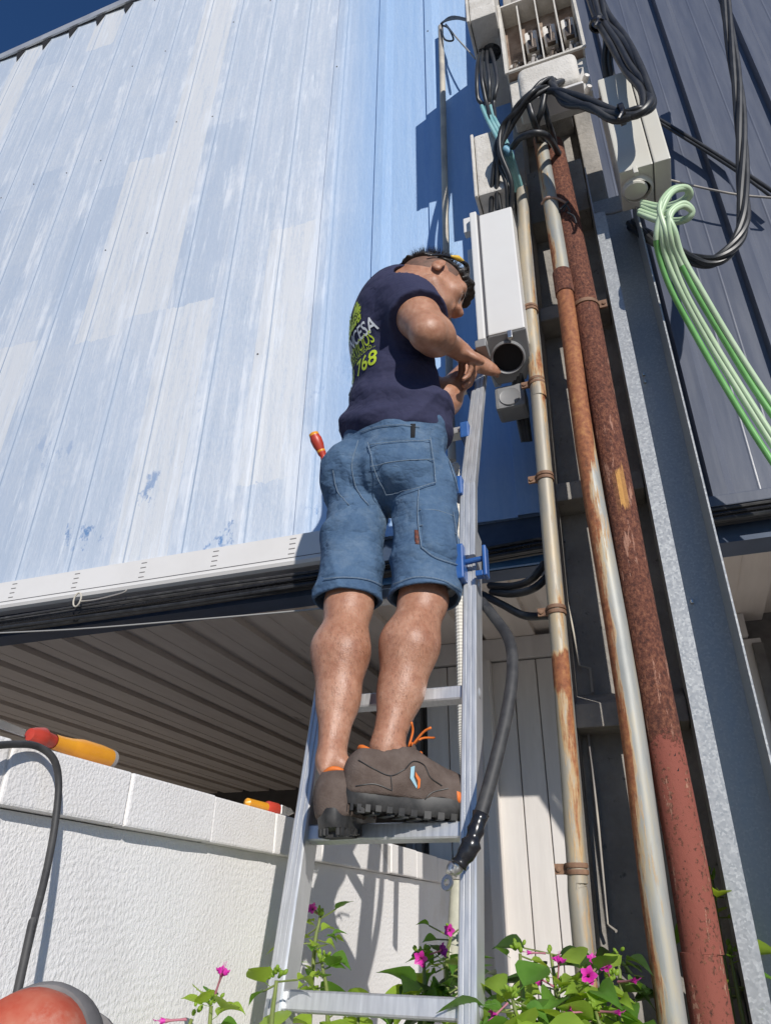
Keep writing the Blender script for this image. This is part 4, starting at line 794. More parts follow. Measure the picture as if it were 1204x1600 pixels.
# ================================================================== the man
class Vol:
    def __init__(s, lo, hi, h):
        s.lo = np.array(lo, float); s.h = h; n = np.ceil((np.array(hi) - s.lo) / h).astype(int) + 1
        s.ax = [s.lo[i] + h * np.arange(n[i]) for i in range(3)]; s.F = np.full(n, 0.08, np.float32)
    def sub(s, lo, hi):
        sl = []
        for i in range(3):
            a = max(0, int((lo[i] - s.lo[i]) / s.h) - 1); b = min(s.F.shape[i], int((hi[i] - s.lo[i]) / s.h) + 3)
            sl.append(slice(a, max(a + 1, b)))
        g = np.meshgrid(*[s.ax[i][sl[i]] for i in range(3)], indexing='ij', sparse=True)
        return tuple(sl), g
    def blend(s, sl, d, k):
        f = s.F[sl]; d = d.astype(np.float32)
        if k <= 0: s.F[sl] = np.minimum(f, d)
        else:
            hh = np.clip(k - np.abs(f - d), 0, None) / k; s.F[sl] = np.minimum(f, d) - hh * hh * k * 0.25
    def rc(s, a, b, ra, rb, k=0.02):
        a, b = np.array(a, float), np.array(b, float); m = max(ra, rb) + 0.085
        sl, (X, Y, Z) = s.sub(np.minimum(a, b) - m, np.maximum(a, b) + m); ba = b - a; L = ba @ ba
        t = np.clip(((X - a[0]) * ba[0] + (Y - a[1]) * ba[1] + (Z - a[2]) * ba[2]) / L, 0, 1)
        d = np.sqrt((X - a[0] - t * ba[0]) ** 2 + (Y - a[1] - t * ba[1]) ** 2 + (Z - a[2] - t * ba[2]) ** 2) - (ra + (rb - ra) * t)
        s.blend(sl, d, k); return s
    def el(s, c, r, axes=None, k=0.02, cut=False):
        c = np.array(c, float); r = np.array(r, float); A = np.eye(3) if axes is None else np.array([list(a) for a in axes], float)
        m = r.max() + 0.085; sl, (X, Y, Z) = s.sub(c - m, c + m)
        q = [((X - c[0]) * A[i][0] + (Y - c[1]) * A[i][1] + (Z - c[2]) * A[i][2]) for i in range(3)]
        k0 = np.sqrt(sum((q[i] / r[i]) ** 2 for i in range(3))); k1 = np.sqrt(sum((q[i] / r[i] ** 2) ** 2 for i in range(3))) + 1e-9
        d = k0 * (k0 - 1) / k1
        if cut: s.F[sl] = np.maximum(s.F[sl], -d.astype(np.float32))
        else: s.blend(sl, d, k)
        return s
    def plane_cut(s, p, n, c=None, rad=None):
        """take away what lies on the n side of the plane, within rad of c"""
        p = np.array(p, float); n = np.array(n, float); n /= np.linalg.norm(n)
        if c is None: c_ = (s.lo + np.array([a[-1] for a in s.ax])) / 2; rad = 9
        else: c_ = np.array(c, float)
        sl, (X, Y, Z) = s.sub(c_ - rad, c_ + rad)
        d = (X - p[0]) * n[0] + (Y - p[1]) * n[1] + (Z - p[2]) * n[2]
        reg = -d if c is None else np.maximum(-d, np.sqrt((X - c_[0]) ** 2 + (Y - c_[1]) ** 2 + (Z - c_[2]) ** 2) - rad)
        s.F[sl] = np.maximum(s.F[sl], -reg.astype(np.float32)); return s
    def ripple(s, fn):
        g = np.meshgrid(*s.ax, indexing='ij', sparse=True); s.F += fn(*g).astype(np.float32); return s
    def shell(s, off, t): s.F = np.abs(s.F - off) - t; return s
    def mesh(s, name, m, relax=2):
        F = s.F; I = F < 0; cnt = np.zeros(tuple(n - 1 for n in F.shape), np.uint8); cs = [(i, j, k) for i in (0, 1) for j in (0, 1) for k in (0, 1)]
        N = cnt.shape
        for i, j, k in cs: cnt += I[i:i + N[0], j:j + N[1], k:k + N[2]]
        act = np.argwhere((cnt > 0) & (cnt < 8)); idx = -np.ones(N, np.int32); idx[tuple(act.T)] = np.arange(len(act))
        val = {c_: F[act[:, 0] + c_[0], act[:, 1] + c_[1], act[:, 2] + c_[2]] for c_ in cs}
        acc = np.zeros((len(act), 3)); num = np.zeros(len(act))
        for c_ in cs:
            for ax in range(3):
                if c_[ax]: continue
                e = list(c_); e[ax] = 1; e = tuple(e); a, b = val[c_], val[e]; msk = (a < 0) != (b < 0)
                t = np.where(msk, a / np.where(msk, a - b, 1), 0); p = np.tile(np.array(c_, float), (len(act), 1)); p[:, ax] = t
                acc[msk] += p[msk]; num += msk
        P = s.lo + s.h * (act + acc / num[:, None]); faces = []
        for ax in range(3):
            u, v = [(1, 2), (2, 0), (0, 1)][ax]; sl0 = [slice(None)] * 3; sl1 = [slice(None)] * 3; sl0[ax] = slice(0, -1); sl1[ax] = slice(1, None)
            a, b = I[tuple(sl0)], I[tuple(sl1)]; E = np.argwhere(a != b); E = E[(E[:, u] > 0) & (E[:, v] > 0) & (E[:, u] < F.shape[u] - 1) & (E[:, v] < F.shape[v] - 1)]
            ins = a[tuple(E.T)]; q = []
            for du, dv in ((-1, -1), (0, -1), (0, 0), (-1, 0)):
                c_ = E.copy(); c_[:, u] += du; c_[:, v] += dv; q.append(idx[tuple(c_.T)])
            q = np.stack(q, 1); q[~ins] = q[~ins][:, ::-1]; faces.append(q)
        Q = np.concatenate(faces); Q = Q[(Q >= 0).all(1)]
        for _ in range(relax):                    # light smoothing over neighbours
            sm = np.zeros_like(P); ct = np.zeros(len(P))
            for i in range(4):
                a, b = Q[:, i], Q[:, (i + 1) % 4]; np.add.at(sm, a, P[b]); np.add.at(sm, b, P[a]); np.add.at(ct, a, 1); np.add.at(ct, b, 1)
            P = P * 0.5 + 0.5 * sm / np.maximum(ct, 1)[:, None]
        me = bpy.data.meshes.new(name); me.from_pydata(P.tolist(), [], Q.tolist()); me.materials.append(M[m] if isinstance(m, str) else m)
        me.polygons.foreach_set('use_smooth', [True] * len(me.polygons)); me.update(); return me
def nv(v): v = np.array(v, float); return v / np.linalg.norm(v)
A3 = lambda px, py, Y: np.array(at(px, py, Y))
# joints
ankL, ankR = A3(517, 1188, 1.36), A3(604, 1168, 1.41)
kneeL, kneeR = A3(545, 945, 1.45), A3(661, 938, 1.49)
hipL, hipR = A3(566, 748, 1.52), A3(658, 752, 1.54)
pelv = (hipL + hipR) / 2 + np.array([0, 0, .05])
waist = A3(620, 668, 1.535); chest = A3(610, 548, 1.505); upch = A3(618, 485, 1.505); neckb = A3(648, 446, 1.53)
ft = nv([.88, .475, 0]); rt = nv([.475, -.88, 0])             # which way his chest faces, and his right
fh = nv([.36, .93, 0]); rh = nv([.93, -.36, 0])             # the same for his hips
spine = nv(neckb - waist)
shR = A3(640, 474, 1.39); shL = A3(618, 456, 1.63)
elR = A3(668, 520, 1.315); wrR = A3(706, 540, 1.50); hdR = A3(722, 553, 1.56)
elL = A3(676, 648, 1.60); wrL = A3(732, 573, 1.68); hdL = A3(754, 556, 1.74)
hc = A3(674, 453, 1.44); hF = nv([.74, .50, -.50]); hU = np.array([-.02, .30, 1.0]); hU = nv(hU - hF * (hU @ hF)); hR = np.cross(hF, hU)
H = lambda r, f, u: hc + hR * r + hF * f + hU * u
man = thing('person', 'man in navy printed t-shirt and denim shorts standing on the ladder', 'person', Vector((float(ankR[0]), float(ankR[1]), float(ankR[2]) - 0.11)))

def torso(v, g=0.0, k=0.05):
    up = nv(upch - waist); f_ = nv(ft - up * (ft @ up)); r_ = np.cross(f_, up)
    v.el(chest + up * .05, (.160 + g, .112 + g, .19), (r_, f_, up), k)
    v.el(upch - up * .03, (.158 + g, .100 + g, .12), (r_, f_, up), k)
    v.el(waist * .6 + chest * .4, (.146 + g, .108 + g, .19), (nv(r_ + rh), nv(f_ + fh), up), k)
    v.el(waist, (.148 + g, .112 + g, .13), (rh, fh, up), k)
    v.rc(shR, shL, .062 + g, .062 + g, k)
# ---- skin
lo, hi = np.array([-.80, 1.20, 1.74]), np.array([-.20, 1.90, 3.52])
v = Vol(lo, hi, 0.0039)
torso(v, -.012)
v.el(pelv, (.140, .100, .11), (rh, fh, (0, 0, 1)), .05)
base_F = v.F.copy(); legs_F = []
for hp, kn, an, cr, ar in ((hipL, kneeL, ankL, .055, .027), (hipR, kneeR, ankR, .056, .031)):
    v.F[:] = .08; v.rc(hp + fh * .02, kn, .060, .052, .04)
    m_ = kn * .66 + an * .34 + np.array([0, -.010, 0]); v.rc(kn, m_, .052, cr - .003, .03); v.rc(m_, kn * .34 + an * .66, cr - .003, ar + .013, .05); v.rc(kn * .34 + an * .66, an, ar + .013, ar, .03)
    v.rc(an, an + np.array([0, .03, -.03]), ar, ar, .02)
    v.rc(kn * .62 + an * .38 + np.array([.018, -.026, 0]), kn * .42 + an * .58 + np.array([.010, -.008, 0]), 0.030, .020, .045)      # the two calf heads
    v.rc(kn * .66 + an * .34 + np.array([-.022, -.022, 0]), kn * .46 + an * .54 + np.array([-.010, -.008, 0]), .028, .020, .045)
    v.rc(an * .72 + kn * .28 + np.array([0, -.022, 0]), an + np.array([0, -.024, -.02]), .012, .012, .012)                      # tendon
    v.el(an + np.array([.030, .0, -.012]), (.013, .016, .018), None, .012); legs_F.append(v.F.copy())
v.F = base_F
for f_ in legs_F: v.F = np.minimum(v.F, f_)
for sh, el_, wr in ((shR, elR, wrR), (shL, elL, wrL)):
    v.el(sh + nv(el_ - sh) * .045, (.062, .062, .070), None, .03)
    mu = sh * .45 + el_ * .55; v.rc(sh, mu, .058, .053, .03); v.rc(mu, el_, .053, .043, .03)
    mf = el_ * .70 + wr * .30; v.rc(el_, mf, .043, .047, .03); v.rc(mf, wr, .047, .027, .03)
    v.el(el_ + nv(el_ - (sh + wr) / 2) * .020, (.028, .028, .028), None, .02)
v.rc(upch + spine * .02, hc - hU * .05 - hF * .02, .064, .056, .04)
v.rc(upch + rt * .09, hc - hU * .06 - hF * .035, .040, .035, .04)
# head
v.el(H(0, -.012, .030), (.076, .098, .086), (hR, hF, hU), .02); v.el(H(0, .028, -.035), (.062, .068, .078), (hR, hF, hU), .03)
v.el(H(0, .055, -.085), (.036, .034, .026), (hR, hF, hU), .025)                                                            # chin
v.rc(H(-.040, .070, .024), H(.040, .070, .024), .018, .018, .02)                                                          # brow
for s_ in (-1, 1):
    v.el(H(s_ * .044, .062, -.022), (.022, .026, .024), (hR, hF, hU), .02); v.rc(H(s_ * .058, .01, -.075), H(s_ * .034, .055, -.088), .02, .02, .025)
v.rc(H(0, .084, .012), H(0, .108, -.032), .008, .0125, .012); v.el(H(.013, .098, -.036), (.009, .011, .008), (hR, hF, hU), .008); v.el(H(-.013, .098, -.036), (.009, .011, .008), (hR, hF, hU), .008)
v.rc(H(-.022, .086, -.060), H(.022, .086, -.060), .0075, .0075, .006); v.rc(H(-.020, .085, -.073), H(.020, .085, -.073), .0085, .0085, .006)
for s_ in (-1, 1): v.el(H(s_ * .031, .090, .006), (.015, .014, .009), (hR, hF, hU), cut=True)
v.rc(H(-.02, .10, -.0665), H(.02, .10, -.0665), .001, .001, 0) if False else None
for s_ in (-1, 1): v.el(H(s_ * .031, .077, .006), (.0125, .0125, .0125), (hR, hF, hU), .002)
for s_ in (-1, 1):                                                                                                         # ears
    nrm = nv(hR * s_ - hF * .45); a1 = nv(hF - nrm * (hF @ nrm)); v.el(H(s_ * .080, -.012, -.004), (.007, .019, .033), (nrm, a1, np.cross(nrm, a1)), .006)
    v.el(H(s_ * .088, -.008, .0), (.006, .011, .020), (nrm, a1, np.cross(nrm, a1)), cut=True); v.el(H(s_ * .080, -.004, -.030), (.006, .009, .010), (nrm, a1, np.cross(nrm, a1)), .006)
# hands: palm, four fingers of unequal length, thumb from the side of the palm
def hand(wr, pd, sd, curl, lens, thumb):
    """pd: palm direction, sd: across the knuckles (towards the little finger), curl: way the fingers bend"""
    pd, sd, curl = nv(pd), nv(sd), nv(curl); kn = wr + pd * .082
    v.rc(wr, wr + pd * .03, .026, .026, .02)
    v.el(wr + pd * .048, (.040, .050, .017), (sd, pd, np.cross(sd, pd)), .02)
    for i, L in enumerate(lens):
        b0 = kn + sd * (-.033 + .0222 * i) - pd * (.004 + .004 * abs(i - 1.2)); d1 = nv(pd * (.80 - .06 * i) + curl * (.6 + .08 * i) + sd * (i - 1.5) * .06); b1 = b0 + d1 * .040 * L; d2 = nv(pd * .12 + curl); b2 = b1 + d2 * .028 * L; d3 = nv(-pd * .45 + curl); b3 = b2 + d3 * .021 * L
        v.rc(b0, b1, .0096, .0086, .004); v.rc(b1, b2, .0086, .0080, .002); v.rc(b2, b3, .0080, .0068, .002)
    t0 = wr + pd * .028 - sd * .030; t1 = t0 + nv(-sd * .7 + pd * .7 + curl * .3) * .036; t2 = t1 + nv(pd * .6 + curl * thumb) * .030; t3 = t2 + nv(pd * .3 + curl) * .022
    v.rc(t0, t1, .014, .012, .012); v.rc(t1, t2, .012, .0105, .005); v.rc(t2, t3, .0105, .0085, .004)
hand(wrR, hdR - wrR + np.array([.02, 0, -.02]), [.25, -.80, -.55], [-.55, .15, -.82], (1.0, 1.12, 1.05, .85), .9)
hand(wrL, hdL - wrL, [.2, -.1, -1], [.5, .75, -.1], (1.0, 1.12, 1.05, .85), .6)
body = link('body', v.mesh('body', 'skin', 1), man)
# ---- shirt
def folds(amp, terms):
    """soft ridges with sharper valleys"""
    def f(X, Y, Z):
        a = 0
        for (kx, ky, kz, w1, ph) in terms:
            u = np.sin(kx * X + ky * Y + kz * Z + 1.7 * np.sin(w1 * (X * .8 - Y * .6) + ph + 3 * Z) + ph)
            a = a + (np.abs(u) ** .7 - .55) * (.55 + .45 * np.sin(11 * X + 7 * Y - 9 * Z + 2 * ph))
        return a * amp / len(terms) * 1.6
    return f
s = Vol(lo + np.array([0, 0, .7]), hi, 0.0045)
torso(s, .010, .055); s.el(waist + np.array([0, 0, -.01]), (.168, .134, .12), (rh, fh, (0, 0, 1)), .05); s.rc(upch, neckb + spine * .02, .085, .066, .05); Ft = s.F.copy(); cuts = []
for sh, el_, L in ((shR, elR, .118), (shL, elL, .15)):
    d_ = nv(el_ - sh); s.F[:] = .08; s.rc(sh - d_ * .01, sh + d_ * L * 1.3, .072, .084, 0); Fs = s.F.copy()
    pn = nv(d_ + np.array([0, 0, -.25])); gX, gY, gZ = np.meshgrid(*s.ax, indexing='ij', sparse=True); pc = sh + d_ * L
    pd_ = ((gX - pc[0]) * pn[0] + (gY - pc[1]) * pn[1] + (gZ - pc[2]) * pn[2]).astype(np.float32); cuts.append((Fs, pd_))
s.F = Ft.copy()
for Fs, pd_ in cuts: s.blend((slice(None),) * 3, np.maximum(Fs, pd_), .045)
fz = folds(.020, [(10, -8, 30, 9, 0.3), (-17, 12, 19, 13, 1.7), (24, 5, -15, 7, 4.1)])
s.ripple(lambda X, Y, Z: fz(X, Y, Z) * np.clip((3.05 - Z) / .25, .22, 1.0) + 0.006 * np.sin(62 * Z + 16 * X - 12 * Y + 2 * np.sin(9 * X)) * np.clip((2.95 - Z) / .18, 0, 1))
inner = s.F + .009
for Fs, pd_ in cuts: s.F = np.maximum(s.F, -np.maximum(np.maximum(-pd_ - .05, inner), np.maximum(Fs - .03, -.0 - Ft + .004)))       # hollow the sleeve ends
hp0 = waist + np.array([0, 0, -.075]); hn = nv((rh * -.10) + np.array([0.05, .12, -1]))
hd = ((gX - hp0[0]) * hn[0] + (gY - hp0[1]) * hn[1] + (gZ - hp0[2]) * hn[2]).astype(np.float32) + .006 * np.sin(30 * gX + 22 * gY).astype(np.float32)
s.F = np.maximum(s.F, -np.maximum(inner, -hd - .05)); s.F = np.maximum(s.F, hd)
s.el(hc - hU * .045 - hF * .025, (.090, .090, .085), (hR, hF, hU), cut=True)
shirt = link('t_shirt', s.mesh('t_shirt', 'navy', 2), man)
# ---- shorts
p = Vol(np.array([-.80, 1.22, 2.06]), np.array([-.24, 1.82, 2.86]), 0.0048)
p.el(pelv + np.array([0, 0, .03]), (.160, .122, .125), (rh, fh, (0, 0, 1)), .05)
p.el(pelv - fh * .020 + np.array([0, 0, -.055]), (.140, .114, .100), (rh, fh, (0, 0, 1)), .04)
p.el(waist + np.array([0, 0, -.03]), (.150, .116, .10), (rh, fh, (0, 0, 1)), .05)
for hp, sgn in ((hipL, -1), (hipR, 1)):
    p.el(hp - fh * .050 + rh * sgn * .012 + np.array([0, 0, .0]), (.078, .075, .098), (rh, fh, (0, 0, 1)), .035)
for hp, kn, r0, r1, sgn in ((hipL, kneeL, .084, .082, -1), (hipR, kneeR, .086, .088, 1)):
    dn = nv(kn - hp); p.rc(hp + rh * sgn * .012, kn + dn * .05 + rh * sgn * .004, r0, r1, .010)
fp = folds(.021, [(13, 6, 22, 8, 0.8), (-19, 8, 17, 12, 2.2), (7, -12, 34, 7, 5.0), (30, 10, 10, 11, 3.0)])
cr_ = (hipL + hipR) / 2 - fh * .10 + np.array([0, 0, -.10])
def fan(X, Y, Z):
    a = (X - cr_[0]) * rh[0] + (Y - cr_[1]) * rh[1]; b = Z - cr_[2]; r_ = np.sqrt(a * a + b * b) + 1e-4; th = np.arctan2(b, a)
    return .0075 * (np.abs(np.sin(4.3 * th + 5 * r_ + .6)) ** .6 - .6) * np.exp(-((r_ - .07) / .085) ** 2)
p.ripple(fan); p.ripple(fp); inn = p.F + .009; Z_ = p.ax[2][None, None, :].astype(np.float32)
p.F = np.maximum(p.F, -np.maximum(inn, Z_ - float(kneeL[2]) - .07))
p.plane_cut((0, 0, float(waist[2]) + .012), (0, -.10, 1))
for kn, dz in ((kneeL, .008), (kneeR, .0)):
    p.plane_cut(kn + np.array([0, 0, dz + .0]), (0.0, -.05, -1), kn + np.array([0, 0, -.17]), .20)
shorts = link('shorts', p.mesh('shorts', 'denim', 2), man)
# ---- pieces laid on the clothes: found by looking along a ray onto the cloth
def bvh_of(o):
    return BVHTree.FromPolygons([tuple(x.co) for x in o.data.vertices], [tuple(f.vertices) for f in o.data.polygons])
def hit(b, px, py, off):
    d_ = Vector(CR @ np.array([px - 602., py - 800., 1120.])).normalized(); loc, nr, i, ds = b.ray_cast(Vector(CAM), d_)
    if loc is None: return None
    if nr.dot(d_) > 0: nr = -nr
    return loc + nr * off
def patch(name, b, c4, m, parent, off=.003, n=9):
    (ax, ay), (bx, by), (cx_, cy_), (dx, dy) = c4; q = MB(); grid = {}
    for j in range(n + 1):
        for i in range(n + 1):
            u, w_ = i / n, j / n; px = (ax * (1 - u) + bx * u) * (1 - w_) + (dx * (1 - u) + cx_ * u) * w_; py = (ay * (1 - u) + by * u) * (1 - w_) + (dy * (1 - u) + cy_ * u) * w_
            e = .0004 if i in (0, n) or j in (0, n) else off
            hh = hit(b, px, py, e)
            if hh is not None: grid[i, j] = len(q.v); q.v.append(tuple(hh))
    for j in range(n):
        for i in range(n):
            k_ = [(i, j), (i + 1, j), (i + 1, j + 1), (i, j + 1)]
            if all(x in grid for x in k_):
                P4 = [Vector(q.v[grid[x]]) for x in k_]
                if max((P4[a] - P4[b_]).length for a in range(4) for b_ in range(a)) < .06: q.f.append(tuple(grid[x] for x in k_))
    return q.obj(name, m, parent, smooth=True)
def seam(name, b, pts, m, parent, r=.0011, off=.0035, dash=True):
    P = catmull([(x, y, 0) for x, y in pts], 9) if len(pts) > 2 else [Vector((pts[0][0], pts[0][1], 0)).lerp(Vector((pts[1][0], pts[1][1], 0)), i / 8) for i in range(9)]
    hs = [hit(b, x.x, x.y, off) for x in P]; q = MB(); run = []
    for h_ in hs + [None]:
        if h_ is not None and (not run or (h_ - run[-1]).length < .03): run.append(h_)
        else:
            if len(run) > 1: q.tube(run, r, 5, True, 0)
            run = [h_] if h_ is not None else []
    return q.obj(name, m, parent) if q.v else None
bs = bvh_of(shorts)
bb = bvh_of(body); q = MB(); rg = random.Random(9)
for i in range(1700):
    px, py = rg.uniform(480, 700), rg.uniform(945, 1170); h_ = hit(bb, px, py, .0004)
    if h_ is None: continue
    h2 = hit(bb, px + rg.uniform(-3, 3), py + rg.uniform(4, 9), .0022)
    if h2 is None or (h2 - h_).length > .02: continue
    sd_ = (h2 - h_).cross(V(0, 1, 0)).normalized() * .00014; q.add([h_ + sd_, h_ - sd_, h2], [(0, 1, 2)])
tag(q.obj('leg_hair', 'hair', body), kind='stuff')
pk = patch('back_pocket', bs, [(577, 692), (669, 685), (679, 757), (604, 772)], 'denim_pocket', shorts, .0065)
for L in ([(577, 694), (585, 730), (604, 771)], [(604, 771), (640, 768), (678, 756)], [(669, 686), (674, 720), (679, 756)], [(577, 698), (620, 692), (670, 690)], [(580, 729), (630, 722), (675, 719)]):
    seam('stitching', bs, L, 'stitch', shorts, off=.0075)
pk2 = patch('back_pocket', bs, [(518, 742), (540, 725), (552, 785), (530, 800)], 'denim', shorts, .003, 6)
sp_ = patch('side_pocket', bs, [(654, 790), (706, 800), (718, 880), (661, 855)], 'denim_pocket', shorts, .0065)
for L in ([(654, 765), (653, 810), (658, 855)], [(658, 855), (680, 872), (716, 884)], [(655, 797), (680, 798), (706, 806)], [(656, 822), (685, 824), (712, 836)], [(706, 800), (712, 840), (717, 882)],
          [(507, 905), (540, 903), (575, 907), (606, 920)], [(616, 914), (650, 903), (690, 908), (724, 925)], [(560, 690), (550, 730), (560, 770), (575, 790)], [(565, 676), (590, 668), (620, 665), (655, 668)], [(700, 720), (712, 760), (718, 800)], [(521, 735), (527, 765), (545, 790)]):
    seam('stitching', bs, L, 'stitch', shorts)
patch('leather_tag', bs, [(647, 828), (654, 828), (655, 851), (648, 850)], 'leather_tag', shorts, .005, 4)
patch('belt_loop', bs, [(641, 662), (649, 662), (648, 684), (641, 684)], 'black', shorts, .007, 4)
# ---- print on the back of the shirt
bt = bvh_of(shirt); nb_ = Vector(nv(-ft + np.array([.0, -.10, .0]))); tu = Vector(spine) ; tu = (tu - nb_ * tu.dot(nb_)).normalized(); tr_ = tu.cross(nb_).normalized()
if tr_.dot(Vector(rt)) < 0: tr_ = -tr_
def lay(vs, fs, name, m, anchor, off=.0028):
    q = MB(); ok = {}
    for i, (x, y) in enumerate(vs):
        o_ = anchor + tr_ * x + tu * y + nb_ * .25; loc, nr, k_, ds = bt.ray_cast(o_, -nb_)
        if loc is not None and ds < .5: ok[i] = len(q.v); q.v.append(tuple(loc + nb_ * off))
    q.f = [tuple(ok[i] for i in f) for f in fs if all(i in ok for i in f)]
    q.f = [f for f in q.f if max((Vector(q.v[f[a]]) - Vector(q.v[f[a - 1]])).length for a in range(len(f))) < .035]
    return q.obj(name, m, shirt) if q.v else None
def words(txt, size, px, py, m, bold=.010, sx=1.0, shear=0.0):
    cu = bpy.data.curves.new('print', 'FONT'); cu.body = txt; cu.size = size; cu.align_x = 'RIGHT'; cu.offset = bold * size; cu.resolution_u = 3; cu.shear = shear; cu.space_character = 1.02
    o_ = bpy.data.objects.new('print', cu); col.objects.link(o_); dg = bpy.context.evaluated_depsgraph_get(); me = bpy.data.meshes.new_from_object(o_.evaluated_get(dg))
    bpy.data.objects.remove(o_); bm = bmesh.new(); bm.from_mesh(me); bmesh.ops.triangulate(bm, faces=bm.faces)
    bmesh.ops.subdivide_edges(bm, edges=[e for e in bm.edges if e.calc_length() > .012], cuts=2, use_grid_fill=False); bmesh.ops.triangulate(bm, faces=bm.faces); bm.verts.index_update()
    vs = [(x.co.x * sx, x.co.y) for x in bm.verts]; fs = [tuple(x.index for x in f.verts) for f in bm.faces]; bm.free(); a = hit(bt, px, py, 0)
    return lay(vs, fs, 'print', m, a) if a is not None else None
words('PRINCESA', .062, 593, 513, 'white_print', .016, .66)
words('MULTISERVICIOS', .052, 588, 533, 'lime', .010, .52)
words('FONTANERIA ELECTRICIDAD...', .017, 588, 541, 'lime', .0, .8)
words('60 341 768', .068, 591, 566, 'lime', .014, .80)
a = hit(bt, 593, 513, 0)
if a is not None:
    rg = random.Random(5); n = 34; vs = [(-.235 + .20 * i / n, .054 + .125 * j / n) for j in range(n + 1) for i in range(n + 1)]; fs = []
    for j in range(n):
        for i in range(n):
            x, y = (i + .5) / n, (j + .5) / n
            prof = .28 + .50 * abs(math.sin(x * 9.4)) * (0.55 + .45 * math.sin(x * 3.1))
            dens = math.sin(x * 31 + 6 * math.sin(y * 9)) * math.sin(y * 27 + 5 * math.sin(x * 11)) + .35 * math.sin(x * 71) * math.sin(y * 63)
            if y < prof and dens > -.32 and (.04 < x < .98): fs.append((j * (n + 1) + i, j * (n + 1) + i + 1, (j + 1) * (n + 1) + i + 1, (j + 1) * (n + 1) + i))
    lay(vs, fs, 'printed_emblem', 'lime', a)
# ---- hair
hv = Vol(hc - .17, hc + .17, .004)
hv.el(H(0, -.014, .034), (.081, .103, .090), (hR, hF, hU), .02); hv.el(H(0, -.06, -.005), (.070, .055, .07), (hR, hF, hU), .03); hv.el(H(0, .050, .082), (.058, .056, .034), (hR, hF, hU), .03); hv.rc(H(.02, .078, .088), H(-.02, .090, .082), .018, .014, .02)
hv.ripple(lambda X, Y, Z: .0030 * np.sin(150 * X + 60 * Y + 40 * Z) * np.sin(130 * Y - 80 * Z) + .002 * np.sin(260 * X - 190 * Y + 120 * Z))
hv.plane_cut(H(0, .0, .048), -hU * 1.0 + hF * .34); hv.plane_cut(H(0, -.02, -.03), -hU + hF * .0)
hm = hv.mesh('hair', 'hair', 1); hair = link('hair', hm, man)
q = MB(); rg = random.Random(3)
for i in range(3600):
    a = rg.uniform(0, 6.283); ph = rg.uniform(0, 1.0); rr = math.sqrt(ph); d_ = nv(hR * rr * math.cos(a) * .95 + hF * rr * math.sin(a) + hU * (1.05 - ph * .75))
    loc = H(0, -.014, .034) + np.array([d_ @ hR * .081]) * hR + (d_ @ hF) * .103 * hF + (d_ @ hU) * .090 * hU
    tip = loc + nv(d_ + hU * .2 + np.array([rg.uniform(-.5, .5), rg.uniform(-.5, .5), rg.uniform(-.2, .5)])) * rg.uniform(.010, .030)
    if (loc - hc) @ hU < .040: continue
    u_ = nv(np.cross(d_, [.3, .5, .8])) * .0008; w_ = nv(np.cross(d_, u_)) * .0008
    q.add([loc + u_, loc - u_ * .5 + w_, loc - u_ * .5 - w_, tip], [(0, 1, 3), (1, 2, 3), (2, 0, 3)])
q.obj('strands', 'hair', hair)
# fading stubble at the sides and nape
sv = Vol(hc - .15, hc + .15, .004); sv.el(H(0, -.012, .030), (.0775, .0995, .0875), (hR, hF, hU), .02); sv.plane_cut(H(0, .048, 0), hF + hU * .1); sv.plane_cut(H(0, -.02, -.052), -hU - hF * .35); sv.plane_cut(H(0, 0, .07), hU)
for s_ in (-1, 1): sv.el(H(s_ * .085, -.004, -.012), (.03, .028, .040), (hR, hF, hU), cut=True)
for s_ in (-1, 1):
    MB().tube([Vector(H(s_ * .016, .090, .036)), Vector(H(s_ * .036, .085, .042)), Vector(H(s_ * .054, .066, .036))], [.0035, .0042, .002], 7, True, 4).obj('eyebrow', 'hair', hair, smooth=True)
    MB().tube([Vector(H(s_ * .018, .0905, .008)), Vector(H(s_ * .031, .0915, .0095)), Vector(H(s_ * .043, .083, .007))], [.0012, .0020, .0012], 6, True, 4).obj('eyelash', 'hair', hair, smooth=True)
link('stubble', sv.mesh('stubble', 'stubble', 1), hair)
# spectacles pushed up on the head
gl = MB(); gl.tube([Vector(H(.078, -.055, .010)), Vector(H(.086, -.02, .050)), Vector(H(.080, .025, .092)), Vector(H(.060, .045, .118)), Vector(H(0, .058, .134)), Vector(H(-.06, .045, .118)), Vector(H(-.08, .02, .09))], [.0030, .0038, .005, .009, .010, .009, .005], 8, True, 4)
go_ = gl.obj('spectacles', 'tape', man, smooth=True)
MB().tube([Vector(H(.0885, -.004, .064)), Vector(H(.086, .014, .083)), Vector(H(.076, .032, .104))], [.003, .0085, .005], 8, True, 4).obj('yellow_arm', 'glass_yellow', go_, smooth=True)

